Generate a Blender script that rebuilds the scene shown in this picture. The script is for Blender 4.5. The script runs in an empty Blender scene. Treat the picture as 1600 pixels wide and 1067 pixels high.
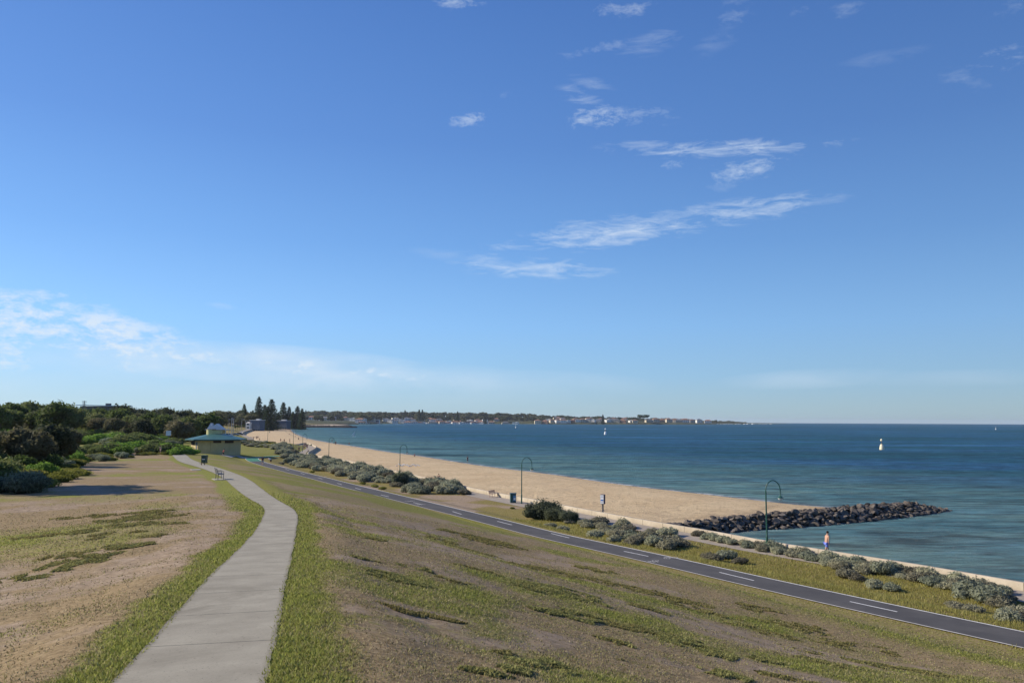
import bpy, bmesh, math, random
import numpy as np
from mathutils import Vector, Matrix
from math import radians as R, sin, cos, pi
random.seed(7); rng = np.random.default_rng(7)
SC = bpy.context.scene
COL = SC.collection
# ------------------------------------------------------------------ camera
CAMZ, FPX, RE = 12.0, 1220.0, 7.4e6
PITCH, ROLL = R(5.76), R(0.26)
cam = bpy.data.objects.new('camera', bpy.data.cameras.new('camera')); COL.objects.link(cam)
cam.data.sensor_width = 36.0; cam.data.lens = 36.0*FPX/1600.0
cam.data.clip_start = 0.1; cam.data.clip_end = 60000
CM = Matrix.Rotation(pi/2+PITCH, 3, 'X') @ Matrix.Rotation(ROLL, 3, 'Z')
cam.matrix_world = Matrix.Translation((0, 0, CAMZ)) @ CM.to_4x4()
SC.camera = cam
# ------------------------------------------------------------------ light
SUN_AZ, SUN_EL = R(-82), R(29)      # azimuth from +Y (the view), negative = left
SC.view_settings.view_transform = 'Standard'; SC.view_settings.look = 'None'
SC.view_settings.exposure = 0.42; SC.view_settings.gamma = 1
sd_ = Vector((sin(SUN_AZ)*cos(SUN_EL), cos(SUN_AZ)*cos(SUN_EL), sin(SUN_EL)))
sl = bpy.data.lights.new('sun', 'SUN'); sl.energy = 4.8; sl.angle = R(0.5); sl.color = (1.0, 0.89, 0.72)
so = bpy.data.objects.new('sun', sl); COL.objects.link(so)
so.rotation_euler = (-sd_).to_track_quat('-Z', 'Y').to_euler()
def pdir(px, py):
    v = CM @ Vector(((px-800)/FPX, -(py-533.5)/FPX, -1.0)); return v
world = bpy.data.worlds.new('World'); SC.world = world; world.use_nodes = True
WN = world.node_tree; WN.nodes.clear()
def wn(t, **k):
    n = WN.nodes.new(t)
    for a, b in k.items(): setattr(n, a, b)
    return n
def wm(op, a, b=None, c=None, clamp=False):
    n = wn('ShaderNodeMath', operation=op, use_clamp=clamp)
    for i, v in enumerate((a, b, c)):
        if v is None: continue
        if isinstance(v, (int, float)): n.inputs[i].default_value = v
        else: WN.links.new(v, n.inputs[i])
    return n.outputs[0]
SKY_STR = 0.12
def build_world():
    sky = wn('ShaderNodeTexSky', sky_type='NISHITA', sun_disc=False)
    sky.sun_elevation = SUN_EL; sky.sun_rotation = SUN_AZ
    sky.air_density = 1.0; sky.dust_density = 0.35; sky.ozone_density = 3.0; sky.altitude = 10
    tc = wn('ShaderNodeTexCoord'); sep = wn('ShaderNodeSeparateXYZ'); WN.links.new(tc.outputs['Generated'], sep.inputs[0])
    X, Y, Z = sep.outputs
    az = wm('ARCTAN2', X, Y); el = wm('ARCSINE', Z)
    cmb = wn('ShaderNodeCombineXYZ'); WN.links.new(az, cmb.inputs[0]); WN.links.new(el, cmb.inputs[1])
    def noise(sx, sy, scale, detail, rough, dist, rot=0.0, off=0.0):
        mp = wn('ShaderNodeMapping'); WN.links.new(cmb.outputs[0], mp.inputs[0])
        mp.inputs['Scale'].default_value = (sx, sy, 1); mp.inputs['Rotation'].default_value = (0, 0, rot); mp.inputs['Location'].default_value = (off, off*.7, off)
        n = wn('ShaderNodeTexNoise'); WN.links.new(mp.outputs[0], n.inputs['Vector'])
        n.inputs['Scale'].default_value = scale; n.inputs['Detail'].default_value = detail
        n.inputs['Roughness'].default_value = rough; n.inputs['Distortion'].default_value = dist
        return n.outputs['Fac']
    n_wisp = noise(1, 5.0, 20, 13, 0.68, 0.5, R(-4))
    n_lump = noise(1, 2.2, 34, 12, 0.70, 0.2, 0, 3.1)
    n_soft = noise(1, 3.0, 8, 10, 0.6, 0.2, 0, 9.1)
    # (px, py, half width, half height, tilt deg, density, kind)
    CL = [(725,2,46,12,0,.55,'l'),(985,10,70,14,5,.36,'l'),(940,74,65,10,8,.28,'l'),(1020,68,50,14,12,.22,'w'),(1145,30,40,26,30,.2,'l'),(1115,70,40,14,20,.12,'w'),
          (738,188,40,13,6,.6,'l'),(797,148,18,7,0,.3,'l'),(925,184,60,17,0,.6,'l'),(1010,180,60,16,0,.32,'l'),(905,150,34,12,-15,.34,'w'),(925,132,34,9,-15,.2,'w'),
          (1125,233,170,11,-3,.72,'w'),(1010,228,60,8,-4,.4,'w'),(1165,264,85,17,6,.55,'l'),(1055,257,30,7,4,.45,'l'),(1130,292,30,8,0,.15,'l'),
          (960,364,145,19,5,.8,'w'),(1010,350,170,16,3,.5,'w'),(1150,332,140,17,4,.66,'w'),(1260,318,60,7,3,.25,'w'),
          (838,421,125,14,-2,.66,'w'),(760,405,40,8,-3,.36,'w'),(800,385,45,6,0,.4,'w'),(700,398,80,8,-3,.14,'w'),
          (1568,90,50,18,0,.34,'l'),(1505,125,44,14,-30,.14,'l'),(1585,12,40,18,0,.16,'l'),(1320,15,30,12,0,.2,'l'),(1255,12,25,14,0,.2,'l'),(1380,90,60,10,0,.1,'w'),
          (112,466,85,9,-3,.75,'l'),(135,487,50,8,-3,.5,'l'),(10,468,30,6,0,.4,'l'),(345,479,22,5,-5,.3,'w'),
          (45,497,120,34,-4,1,'b'),(130,518,130,36,-9,1,'b'),(205,540,90,34,-6,.95,'b'),(5,535,50,42,0,.9,'b'),
          (85,563,45,11,0,.5,'l'),(290,556,80,10,-2,.9,'b'),(370,562,90,9,-2,.9,'b'),(465,571,60,11,-3,.9,'b'),(560,580,80,8,-3,.8,'b'),(250,570,80,14,-4,.8,'b'),(466,580,16,9,0,.9,'b'),(660,590,80,6,-2,.6,'b'),(180,568,150,24,-4,.34,'s'),(60,590,160,22,0,.16,'s'),
          (300,564,160,26,-2,.75,'s'),(450,576,220,28,-3,.8,'s'),(470,568,40,14,0,.45,'l'),(262,548,22,9,0,.4,'l'),(550,596,60,14,-3,.42,'s'),(640,590,180,20,-2,.36,'s'),(820,598,160,16,-1,.24,'s'),
          (1260,592,110,12,2,.24,'s'),(1500,590,160,10,0,.12,'s'),(400,605,500,24,0,.22,'s')]
    tot = None
    for (px, py, hw, hh, tilt, dens, kind) in CL:
        v = pdir(px, py).normalized(); a0 = math.atan2(v.x, v.y); e0 = math.asin(v.z)
        k = FPX*(1+((px-800)/FPX)**2*.5)
        w, h = hw/k*1.3, hh/k*(1.35 if kind in 'sb' else 1.45)
        ca, sa = cos(R(tilt)), sin(R(tilt))
        da = wm('SUBTRACT', az, a0); de = wm('SUBTRACT', el, e0)
        u = wm('ADD', wm('MULTIPLY', da, ca/w), wm('MULTIPLY', de, sa/w))
        q = wm('ADD', wm('MULTIPLY', da, -sa/h), wm('MULTIPLY', de, ca/h))
        r2 = wm('ADD', wm('MULTIPLY', u, u), wm('MULTIPLY', q, q))
        m = wm('SUBTRACT', 1.0, r2, clamp=True)
        src, lo, gain = {'w': (n_wisp, .37, 3.4), 'l': (n_lump, .44, 4.2), 's': (n_soft, .25, 2.4), 'b': (n_lump, .39, 5.0)}[kind]
        er = wm('MULTIPLY', wm('SUBTRACT', 1.0, m), .08 if kind in 'bs' else .20)
        nn = wm('MULTIPLY', wm('SUBTRACT', wm('SUBTRACT', src, lo), er), gain, clamp=True)
        m = wm('MULTIPLY', wm('MULTIPLY', wm('POWER', m, .6), nn), dens)
        tot = m if tot is None else wm('MAXIMUM', tot, m)
    tot = wm('MULTIPLY', tot, .9, clamp=True)
    # pale band towards the horizon
    mix = wn('ShaderNodeMix', data_type='RGBA'); WN.links.new(tot, mix.inputs[0])
    hs = wn('ShaderNodeHueSaturation'); hs.inputs['Saturation'].default_value = 1.0; hs.inputs['Hue'].default_value = 0.505
    WN.links.new(sky.outputs[0], hs.inputs['Color'])
    rp = wn('ShaderNodeValToRGB'); WN.links.new(wm('MULTIPLY', el, 2.0/pi*2.0, clamp=True), rp.inputs[0])
    st_ = [(0.0, (.325,.490,.600)), (.022, (.315,.500,.640)), (.07, (.260,.490,.750)), (.15, (.215,.460,.830)), (.28, (.138,.335,.715)), (.44, (.090,.235,.590)), (.66, (.060,.172,.490)), (1.0, (.045,.12,.42))]
    e_ = rp.color_ramp.elements
    while len(e_) < len(st_): e_.new(.5)
    for q, (p, c) in zip(e_, st_): q.position = p; q.color = (*c, 1)
    dt = wm('ADD', 1.0, wm('MULTIPLY', wm('ADD', wm('MULTIPLY', X, sd_.x), wm('MULTIPLY', Y, sd_.y*.3)), .42))
    vm = wn('ShaderNodeVectorMath', operation='SCALE'); WN.links.new(rp.outputs[0], vm.inputs[0]); WN.links.new(wm('DIVIDE', dt, SKY_STR*1.23), vm.inputs[3])
    mx2 = wn('ShaderNodeMix', data_type='RGBA'); mx2.inputs[0].default_value = .85
    WN.links.new(hs.outputs[0], mx2.inputs[6]); WN.links.new(vm.outputs[0], mx2.inputs[7])
    WN.links.new(mx2.outputs[2], mix.inputs[6]); mix.inputs[7].default_value = (.56/SKY_STR, .63/SKY_STR, .71/SKY_STR, 1)
    bg = wn('ShaderNodeBackground'); bg.inputs[1].default_value = SKY_STR
    WN.links.new(mix.outputs[2], bg.inputs[0])
    out = wn('ShaderNodeOutputWorld'); WN.links.new(bg.outputs[0], out.inputs[0])
build_world()

# ------------------------------------------------------------------ maths helpers
def G(px, py, z):
    """world point where the sight line meets height z (earth curvature included)"""
    v = pdir(px, py); zz = z
    for _ in range(4):
        t = (zz-CAMZ)/v.z; p = v*t; zz = z-(p.x**2+p.y**2)/(2*RE)
    return Vector((p.x, p.y, zz))
def GD(px, py, D): return G(px, py, CAMZ-D)
def curv(x, y): return (x*x+y*y)/(2*RE)
def polydist(x, y, P):
    P = np.asarray(P, float); best = np.full(x.shape, 1e18)
    for a, b in zip(P[:-1], P[1:]):
        d = b-a; L = (d**2).sum() + 1e-12
        t = np.clip(((x-a[0])*d[0]+(y-a[1])*d[1])/L, 0, 1)
        best = np.minimum(best, (x-a[0]-t*d[0])**2+(y-a[1]-t*d[1])**2)
    return np.sqrt(best)
def polynear(x, y, P):
    P = np.asarray([tuple(p) for p in P], float); best = np.full(x.shape, 1e18); zz = np.zeros(x.shape)
    for a, b in zip(P[:-1], P[1:]):
        d = (b-a)[:2]; L = (d**2).sum() + 1e-12
        t = np.clip(((x-a[0])*d[0]+(y-a[1])*d[1])/L, 0, 1)
        e = (x-a[0]-t*d[0])**2+(y-a[1]-t*d[1])**2; m = e < best; best = np.where(m, e, best); zz = np.where(m, a[2]+t*(b-a)[2], zz)
    return np.sqrt(best), zz
def inpoly(x, y, P):
    P = np.asarray(P, float); c = np.zeros(x.shape, bool)
    for (x0, y0), (x1, y1) in zip(P, np.roll(P, -1, 0)):
        if y0 == y1: continue
        m = ((y0 > y) != (y1 > y)) & (x < (x1-x0)*(y-y0)/(y1-y0)+x0)
        c ^= m
    return c
_perm = rng.random((256, 256))
def vnoise(x, y, s, seed=0):
    x = np.asarray(x)*s+seed*17.3+1000; y = np.asarray(y)*s+seed*9.7+1000
    xi = np.floor(x).astype(int); yi = np.floor(y).astype(int); fx = x-xi; fy = y-yi
    fx = fx*fx*(3-2*fx); fy = fy*fy*(3-2*fy); g = lambda i, j: _perm[i % 256, j % 256]
    return (g(xi, yi)*(1-fx)+g(xi+1, yi)*fx)*(1-fy)+(g(xi, yi+1)*(1-fx)+g(xi+1, yi+1)*fx)*fy
def fbm(x, y, s, o=4, seed=0):
    t = 0; a = .5; n = 0
    for i in range(o): t = t+a*vnoise(x, y, s*2**i, seed+i*3.1); n += a; a *= .5
    return t/n
def smooth(P, it=2):
    P = [Vector(p) for p in P]
    for _ in range(it):
        Q = [P[0]]
        for a, b in zip(P[:-1], P[1:]): Q += [a*.75+b*.25, a*.25+b*.75]
        P = Q+[P[-1]]
    return P
def sst(a, b, v):
    t = np.clip((v-a)/(b-a), 0, 1); return t*t*(3-2*t)
# ------------------------------------------------------------------ lines of the place
ZB, ZP = 2.2, 1.5
wall_px = [(1600,908),(1450,882),(1307,860),(1199,843.5),(1105,826.5),(1060,819.5),(985,807),(891,790),(835,779),(760,766)]
W = [G(a, b, 2.1) for a, b in wall_px]
e0 = (W[0]-W[1]).normalized(); W = [W[0]+e0*120, W[0]+e0*40] + W
W += [G(a, b, 2.1) for a, b in [(690,750.5),(620,735),(560,722),(520,714),(497,711),(483,709.5),(479,706.5),(486,702.5),(494,698),(492,695.5),(482,691.8),(474,691.2),(464,694)]]
W += [G(a, b, 2.1) for a, b in [(430,692),(400,687),(382,680),(379,676),(392,671.8),(410,668),(437,663.6),(447,663.2)]]
WALL = [Vector((p.x, p.y)) for p in W]
WALL = smooth(WALL, 2)
coast_far = [G(a, b, 0) for a, b in [(453,667.2),(470,665.6),(500,664.6),(540,663.6),(570,662.6),(600,661.8),(700,661.9),(800,662.3),(900,662.8),(1000,663.1),(1070,663.2),(1140,662.6),(1190,662.2),(1222,661.9)]]
CF = [Vector((p.x, p.y)) for p in coast_far]
tipv = CF[-1]
LAND = [tuple(p) for p in WALL]+[tuple(p) for p in CF]+[(tipv.x+350, tipv.y+900),(tipv.x-300, 9000),(-9000, 12000),(-12000, 0),(-9000,-9000),(300,-9000)]
shore_px = [(453,667.2),(455,674.5),(470,682),(485,686.5),(515,691.8),(560,698.5),(600,705.5),(660,713),(720,723),(780,731.5),(860,740.5),(920,750),(980,758.5),(1040,765.5),(1105,772.5),(1180,781.5),(1255,789.5),(1302,793.5)]
SH = [G(a, b, 0) for a, b in shore_px]; SH = smooth([Vector((p.x, p.y)) for p in SH], 1)
gro = [G(1052, 813.5, 1.5), G(1130, 812, 1.0), G(1230, 808, .8), G(1330, 801, .7), G(1420, 794, .5), G(1478, 794, .2)]
GRO = [Vector((p.x, p.y)) for p in gro]
SAND = [tuple(p) for p in SH]+[tuple(GRO[2]), tuple(GRO[1]), tuple(GRO[0])]
# sand area is closed behind the wall
SAND += [(GRO[0].x-8, GRO[0].y-5), (-60, 150), (-150, 300), (-260, 500), (-700, 1300)]
bike_px = [(1600,1000.5),(1400,957.5),(1200,913.8),(1060,881.5),(947,856.5),(854,836.5),(760,812),(680,792.5),(599,772.5),(547,760),(503,748.5),(450,735.5),(416,726.5),(395,719.5)]
B = [G(a, b, ZB if a > 560 else ZB+.4*(560-a)/180) for a, b in bike_px]
e1 = (B[0]-B[1]).normalized(); B = [B[0]+e1*90, B[0]+e1*30]+B
last = B[-1]; B += [last+Vector((-5, 14, 0)), last+Vector((-2, 34, -.4)), last+Vector((6, 62, -.8)), last+Vector((6, 95, -1))]
B = smooth(B, 2)
BIKE = [Vector((p.x, p.y)) for p in B]
Dy = [(1067,2.68),(1000,2.85),(950,3.0),(915,3.15),(875,3.4),(826,3.85),(800,4.3),(780,4.7),(762,5.2),(750,5.5),(740,5.9),(730,6.4),(722,6.9),(715,7.3),(708,7.6)]
def Dof(y): return float(np.interp(-y, [-a for a, b in Dy], [b for a, b in Dy]))
fl = [(170,1067),(233,1003),(276,956),(311,915),(345,884),(374,858),(400,829),(412,806),(414,795),(404,787),(389,780),(364,761),(351,748),(329.5,737),(304,728.5),(280,722),(272.5,716),(268,710)]
fr = [(414,1067),(431,1007.5),(438.5,958.5),(446,915),(455,875),(464,826),(466.5,806),(458,794.5),(430,780),(407.5,763),(392.5,751),(370,740.5),(340,730.5),(313,723.5),(298,717.5),(294,713),(286,708.5)]
FL = [GD(a, b, Dof(b)) for a, b in fl]; FR = [GD(a, b, Dof(b)) for a, b in fr]
def lastly(F, dx):
    d = (F[0]-F[1]).normalized(); d.z = .06
    return [F[0]+d*14, F[0]+d*7]+F
def resample(P, n):
    P = [Vector(p) for p in P]; s = [0]
    for a, b in zip(P[:-1], P[1:]): s.append(s[-1]+(b-a).length)
    out = []
    for t in np.linspace(0, s[-1], n):
        i = min(max(int(np.searchsorted(s, t))-1, 0), len(P)-2); f = (t-s[i])/(s[i+1]-s[i]+1e-9); out.append(P[i].lerp(P[i+1], f))
    return out
FL = [FL[0]+(FL[0]-FL[1]).normalized()*7]+FL; FR = [FR[0]+(FR[0]-FR[1]).normalized()*7]+FR
FL, FR = smooth(FL, 2), smooth(FR, 2)
# match the two edges point by point by image row (world distance), then centre line
def match(FL, FR, n=150):
    L = resample(FL, 600); Rr = resample(FR, 600); out = []; j = 0
    for i in np.linspace(0, 599, n):
        a = L[int(i)]; best = min(range(j, min(j+90, 600)), key=lambda k: (Rr[k].xy-a.xy).length); j = best
        out.append((a, Rr[j]))
    return out
FP = match(FL, FR)
FC = [((a+b)/2).xy for a, b in FP]; FC3 = [(a+b)/2 for a, b in FP]
# ------------------------------------------------------------------ height field
ctl = []
for a, b in FP[::6]:
    c = (a+b)/2; ctl += [(a.x, a.y, c.z), (b.x, b.y, c.z)]
for p in B[::4]: ctl.append((p.x, p.y, p.z))
for (px, py, D) in [(700,1067,2.95),(1000,1067,4.05),(1300,1067,5.9),(1600,1067,8.1),(800,950,4.5),(1000,950,6.3),(1200,1000,7.4),(600,900,3.65),(600,830,4.95),(800,870,7.0),(1400,1030,8.6),
                    (620,797,7.2),(520,780,5.9),(480,760,6.4),(440,745,7.2),(1000,900,8.0),(520,960,3.1),
                    (0,1067,3.1),(0,960,3.7),(0,880,4.3),(0,800,5.0),(0,783,5.1),(100,765,5.3),(130,737,5.9),(180,725,6.3),(240,709,7.3),(200,790,4.8),(200,850,3.9),(200,950,3.2),(100,900,3.9),(280,780,4.6),
                    (330,706,8.5),(300,706,8.4),(372,706.5,8.85),(345,706,8.7),(350,712,8.6)]:
    p = GD(px, py, D); ctl.append((p.x, p.y, p.z))
ctl += [(0,0,10.0),(3,-6,9.8),(-8,-2,9.6),(10,-4,8.7),(0,-30,8.5),(-30,-20,7.5),(30,-30,4.5),(-60,0,5.5),(-45,30,6.4),(-60,60,6.2),(-80,100,5.2),(-60,150,4.6),(-92,200,5.2),(-160,150,6.5),(-160,240,9.0),(-60,-60,6),(60,-60,2.2),
        (-120,60,6.5),(-40,260,2.8),(-125,260,7.0),(-80,330,2.6),(-62,240,2.5),(-78,262,2.8),(-100,160,5.2),(-130,190,7.2)]
ctl = np.array(ctl)
def tps_k(r2): return r2*np.log(r2+1e-9)*.5
n = len(ctl); A = np.zeros((n+3, n+3)); S = 100.0
cx, cy = ctl[:, 0]/S, ctl[:, 1]/S
A[:n, :n] = tps_k((cx[:, None]-cx)**2+(cy[:, None]-cy)**2)+np.eye(n)*1e-4
A[:n, n] = 1; A[:n, n+1] = cx; A[:n, n+2] = cy; A[n:, :n] = A[:n, n:].T
wts = np.linalg.solve(A, np.r_[ctl[:, 2], 0, 0, 0])
def tps(x, y):
    sh = x.shape; x = x.ravel()/S; y = y.ravel()/S; o = np.empty(x.shape)
    for i in range(0, len(x), 40000):
        a = x[i:i+40000, None]; b = y[i:i+40000, None]
        o[i:i+40000] = tps_k((a-cx)**2+(b-cy)**2)@wts[:n]+wts[n]+wts[n+1]*a[:, 0]+wts[n+2]*b[:, 0]
    return o.reshape(sh)
WALLn = [tuple(p) for p in WALL]; COASTn = WALLn+[tuple(p) for p in CF]
def H(x, y, fine=True):
    x = np.asarray(x, float); y = np.asarray(y, float); shp = x.shape; x = np.atleast_1d(x); y = np.atleast_1d(y)
    r = np.hypot(x, y); ins = inpoly(x, y, LAND); dc = polydist(x, y, COASTn)
    dw = polydist(x, y, WALLn)
    zt = np.clip(tps(np.clip(x, -300, 300), np.clip(y, -200, 420)), 1.5, 12)
    zf = np.clip(2.4+np.where(y > 1800, .026, np.where((y > 450) & (x < -150), .075, .03))*dc+np.where(y > 1800, 3.5*sst(2, 25, dc), 0), 1.5, np.where(y > 1800, np.interp(np.degrees(np.arctan2(x, y)), [-16, -6, 4, 11, 15, 18], [32, 27, 15, 8, 4, 1.8]), 9.0)) + 2*(fbm(x, y, .004, 3)-.5)*np.clip(dc/200, 0, 1)
    k = sst(230, 340, r); z = zt*(1-k)+zf*k
    # level promenade strip and its slope up from the sea wall, near part
    db, bz = polynear(x, y, B); df, fz = polynear(x, y, FC3)
    m_ = (r < 420); z = np.where(m_, bz+(z-bz)*sst(1.9, 6.5, db), z); z = np.where(m_, fz+(z-fz)*sst(1.15, 3.2, df), z)
    kk = sst(3.2, 9.5, dw); near = (r < 420)
    z = np.where(near & ins, ZP*(1-kk)+z*kk, z)
    if fine:
        off = np.minimum(df-1.2, db-1.9)
        bump = .06*(fbm(x, y, .55, 3, 5)-.5)+.05*(fbm(x, y, 2.2, 2, 8)-.5)
        z = z+bump*sst(0, 1.5, off)*np.clip(60/np.maximum(r, 20), 0, 1)*sst(3.3, 4.5, dw)
    z = np.where(ins, z, np.maximum(-3.0, z-dw*6-.9*(dw > .12)))
    z = z-curv(x, y)
    return z.reshape(shp) if shp else float(z[0])
def hit(px, py, dmax=1400):
    """first ground point met by the sight line through a picture point"""
    v = pdir(px, py); v = v/math.hypot(v.x, v.y)
    t = np.geomspace(3, dmax, 420); z = H(v.x*t, v.y*t, False); c = CAMZ+v.z*t
    i = np.argmax(c <= z)
    if c[i] > z[i]: i = len(t)-1
    lo, hi = t[max(i-1, 0)], t[i]
    tt = np.linspace(lo, hi, 12); z = H(v.x*tt, v.y*tt, False); c = CAMZ+v.z*tt; j = max(int(np.argmax(c <= z)), 0)
    return Vector((v.x*tt[j], v.y*tt[j], float(z[j])))
# ------------------------------------------------------------------ materials
def mat(name, col=(.5, .5, .5), rough=.8, metal=0.0, spec=.3):
    m = bpy.data.materials.new(name); m.use_nodes = True; b = m.node_tree.nodes['Principled BSDF']
    b.inputs['Base Color'].default_value = (*col, 1); b.inputs['Roughness'].default_value = rough
    b.inputs['Metallic'].default_value = metal; b.inputs['Specular IOR Level'].default_value = spec
    return m
class NT:
    def __init__(s, m): s.t = m.node_tree; s.b = s.t.nodes['Principled BSDF']
    def n(s, t, **k):
        x = s.t.nodes.new(t)
        for a, b in k.items(): setattr(x, a, b)
        return x
    def l(s, a, b): s.t.links.new(a, b)
    def noise(s, scale, detail=6, rough=.6, vec=None, mscale=None, rot=None, dist=0):
        x = s.n('ShaderNodeTexNoise'); x.inputs['Scale'].default_value = scale; x.inputs['Detail'].default_value = detail; x.inputs['Roughness'].default_value = rough; x.inputs['Distortion'].default_value = dist
        if vec is None:
            g = s.n('ShaderNodeTexCoord'); vec = g.outputs['Object']
        if mscale or rot:
            mp = s.n('ShaderNodeMapping'); s.l(vec, mp.inputs[0])
            if mscale: mp.inputs['Scale'].default_value = mscale
            if rot: mp.inputs['Rotation'].default_value = rot
            vec = mp.outputs[0]
        s.l(vec, x.inputs['Vector']); return x.outputs['Fac']
    def ramp(s, fac, stops):
        x = s.n('ShaderNodeValToRGB'); s.l(fac, x.inputs[0]); e = x.color_ramp.elements
        while len(e) < len(stops): e.new(.5)
        for q, (p, c) in zip(e, stops): q.position = p; q.color = (*c, 1) if not isinstance(c, (int, float)) else (c, c, c, 1)
        return x.outputs[0]
    def mix(s, f, a, b, mode='MIX'):
        x = s.n('ShaderNodeMix', data_type='RGBA', blend_type=mode)
        for i, v in ((0, f), (6, a), (7, b)):
            if isinstance(v, (int, float)): x.inputs[i].default_value = v
            elif isinstance(v, tuple): x.inputs[i].default_value = (*v, 1)
            else: s.l(v, x.inputs[i])
        return x.outputs[2]
    def m(s, op, a, b=0.0, clamp=False):
        x = s.n('ShaderNodeMath', operation=op, use_clamp=clamp)
        for i, v in ((0, a), (1, b)):
            if isinstance(v, (int, float)): x.inputs[i].default_value = v
            else: s.l(v, x.inputs[i])
        return x.outputs[0]
    def attr(s, name, out='Fac', kind='GEOMETRY'):
        x = s.n('ShaderNodeAttribute', attribute_name=name, attribute_type=kind); return x.outputs[out]
    def bump(s, h, strength=.5, dist=.05):
        x = s.n('ShaderNodeBump'); x.inputs['Strength'].default_value = strength; x.inputs['Distance'].default_value = dist
        s.l(h, x.inputs['Height']); s.l(x.outputs[0], s.b.inputs['Normal'])
    def col(s, c, tr=0):
        s.l(c, s.b.inputs['Base Color'])
        if tr:      # thin leaves let some light through
            a = s.n('ShaderNodeBsdfTranslucent'); s.l(c, a.inputs[0]); x = s.n('ShaderNodeMixShader'); x.inputs[0].default_value = tr
            s.l(s.b.outputs[0], x.inputs[1]); s.l(a.outputs[0], x.inputs[2]); s.l(x.outputs[0], [q for q in s.t.nodes if q.type == 'OUTPUT_MATERIAL'][0].inputs[0])
def noisy(name, c1, c2, scale=4, rough=.85, bump=.3, bd=.02, spec=.3, detail=6):
    m = mat(name, c1, rough, spec=spec); t = NT(m); f = t.noise(scale, detail)
    t.col(t.ramp(f, [(.3, c1), (.7, c2)]))
    if bump: t.bump(t.noise(scale*5, 5), bump, bd)
    return m
def leafmat(name, dark, light, olive=None):
    """leaf colour varies with a per-leaf value and from plant to plant"""
    m = mat(name, dark, .75, spec=.15); t = NT(m)
    v = t.attr('tint'); c = t.ramp(v, [(0.0, dark), (1.0, light)])
    oi = t.n('ShaderNodeObjectInfo')
    if olive: c = t.mix(t.m('MULTIPLY', oi.outputs['Random'], .8), c, t.mix(v, tuple(q*.6 for q in olive), olive))
    hs = t.n('ShaderNodeHueSaturation'); t.l(c, hs.inputs['Color'])
    t.l(t.m('ADD', t.m('MULTIPLY', oi.outputs['Random'], .6), .7), hs.inputs['Value'])
    t.col(hs.outputs[0], .40)
    return m
# ------------------------------------------------------------------ object helpers
def mesh_np(name, V, F, mt=None, attrs=None, smooth_=False, parent=None, link=True):
    V = np.ascontiguousarray(V, dtype=np.float32); me = bpy.data.meshes.new(name)
    if isinstance(F, np.ndarray):
        k = F.shape[1]; me.vertices.add(len(V)); me.vertices.foreach_set('co', V.ravel())
        me.loops.add(F.size); me.loops.foreach_set('vertex_index', np.ascontiguousarray(F, dtype=np.int32).ravel())
        me.polygons.add(len(F)); me.polygons.foreach_set('loop_start', np.arange(0, F.size, k, dtype=np.int32))
        me.update(calc_edges=True)
    else: me.from_pydata([tuple(v) for v in V], [], F); me.update()
    for a, d in (attrs or {}).items():
        d = np.asarray(d)
        if d.ndim == 1:
            at = me.attributes.new(a, 'FLOAT', 'POINT'); at.data.foreach_set('value', np.ascontiguousarray(d, dtype=np.float32))
        else:
            at = me.attributes.new(a, 'FLOAT_COLOR', 'POINT'); at.data.foreach_set('color', np.ascontiguousarray(np.c_[d, np.ones(len(d))], dtype=np.float32).ravel())
    if smooth_: me.shade_smooth()
    if mt: me.materials.append(mt)
    if not link: return me
    return obj(name, me, None, parent)
def obj(name, me, mt=None, parent=None):
    o = bpy.data.objects.new(name, me); COL.objects.link(o)
    if mt and not me.materials: me.materials.append(mt)
    if parent: o.parent = parent
    return o
def tag(o, label=None, cat=None, group=None, kind=None):
    for k, v in (('label', label), ('category', cat), ('group', group), ('kind', kind)):
        if v: o[k] = v
    return o
def thing(name, label, cat, loc=(0, 0, 0), rz=0, group=None):
    o = bpy.data.objects.new(name, None); COL.objects.link(o); o.empty_display_size = .2
    o.location = loc; o.rotation_euler = (0, 0, rz); return tag(o, label, cat, group)
def copytree(o, parent=None):
    c = o.copy(); COL.objects.link(c); c.parent = parent
    for ch in o.children: copytree(ch, c)
    return c
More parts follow.
